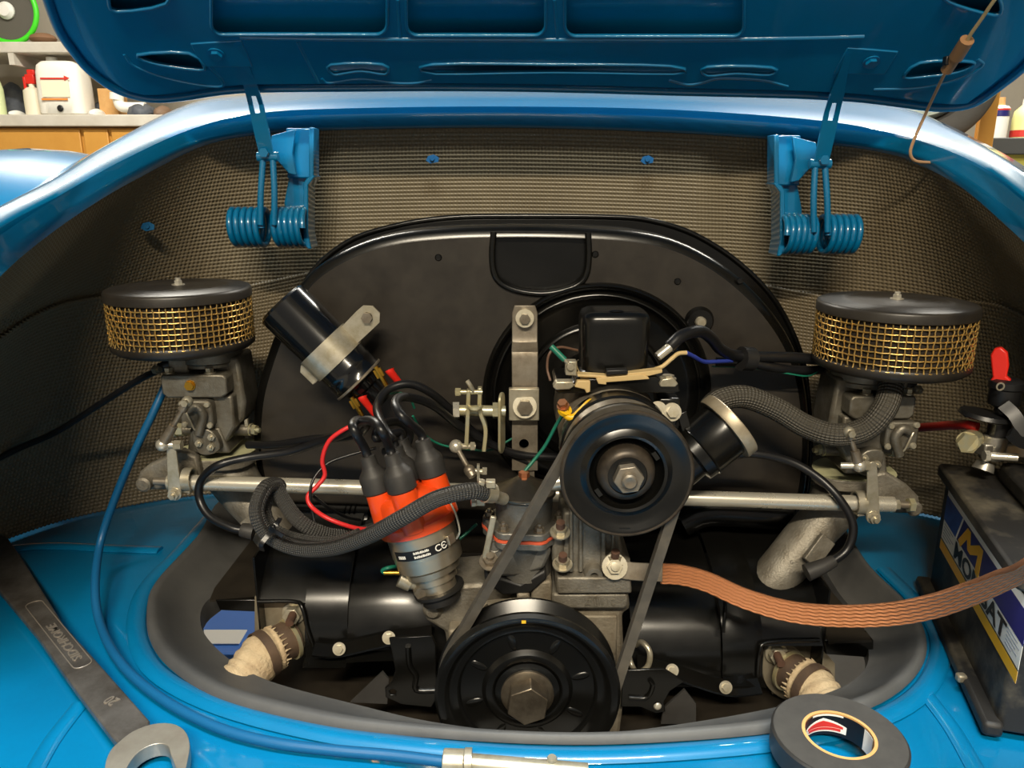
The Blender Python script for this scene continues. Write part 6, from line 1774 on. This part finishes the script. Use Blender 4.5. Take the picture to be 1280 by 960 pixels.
# stored wheel leaning behind the car, with a wooden board
YWh = 2.5
kw = mpp(110, YWh)
wc = W(1152, 92, YWh); Rt = 92 * kw
wh = thing('spare_wheel', 'black tyre on a cream rim standing behind the car', 'wheel', (wc.x, wc.y, wc.z - Rt))
M = frame(wc, (-.15, -1, 0), (1, 0, 0))
b = B(); b.lathe([(Rt * .60, -.05), (Rt * .66, .045), (Rt * .80, .06), (Rt * .92, .05), (Rt * .98, .03), (Rt, .0), (Rt, -.08), (Rt * .9, -.12), (Rt * .6, -.11)], M, 56, closed=True); b.build('tyre', mat('tyre_rubber', (78, 72, 64), .8, rgb2=(96, 88, 78), vscale=10), wh, ang=50)
for k in range(48):
    pass
b = B(); b.lathe([(Rt * .48, .022), (Rt * .50, .045), (Rt * .56, .045), (Rt * .62, .02), (Rt * .60, -.05)], M, 48); rm = b.build('rim', CREAM, wh, ang=45)
b = B(); b.lathe([(0, .036), (Rt * .12, .038), (Rt * .18, .026)], M, 32); b.build('hub_cap', CREAM, rm, ang=45)
b = B(); b.prism(circ(0, 0, Rt * .49, 48), .020, .028, M, [circ(Rt * .36 * cos(2 * pi * k / 8), Rt * .36 * sin(2 * pi * k / 8), .022, 14) for k in range(8)]); b.build('vented_disc', CREAM, rm, ang=40)
st = B(); st.box((wc.x, wc.y + .05, (wc.z - Rt) / 2), (.42, .30, wc.z - Rt - .004))
stt = thing('wooden_crate', 'orange wooden crate under the stored wheel', 'crate', (wc.x, wc.y, 0))
st.build('crate_body', DOOR, stt, bevel=.006)
b = B(); b.box((wc.x, wc.y - .112, (wc.z - Rt) - .1), (.42, .02, .06)); b.build('slat', DOOR, stt)
b = B(); b.box((wc.x, wc.y - .112, (wc.z - Rt) - .4), (.42, .02, .06)); b.build('slat', DOOR, stt)
lw_ = W(1233, 150, wc.y + .12).x
b = B(); b.box((lw_, wc.y + .12, .68), (.055, .02, 1.34)); tag(b.build('leaning_board', DOOR, None, bevel=.003), 'orange wooden board leaning behind the tyre', 'board')

# something blue and white on the floor seen through the gap beside the exhaust
dp_ = thing('drip_tray', 'blue plastic drip tray with white paper on the garage floor', 'tray', (-.62, 1.45, 0))
DB = mat('tray_blue', (70, 120, 200), .4)
for c, d in (((-.60, 1.48, .006), (.5, .4, .012)), ((-.60, 1.285, .03), (.5, .012, .05)), ((-.60, 1.675, .03), (.5, .012, .05)), ((-.845, 1.48, .03), (.012, .4, .05)), ((-.355, 1.48, .03), (.012, .4, .05))):
    b = B(); b.box(c, d); b.build('tray_side', DB, dp_, bevel=.002)
b = B(); b.box((-.60, 1.40, .014), (.09, .05, .002)); b.build('paper_sheet', WHITE, dp_)
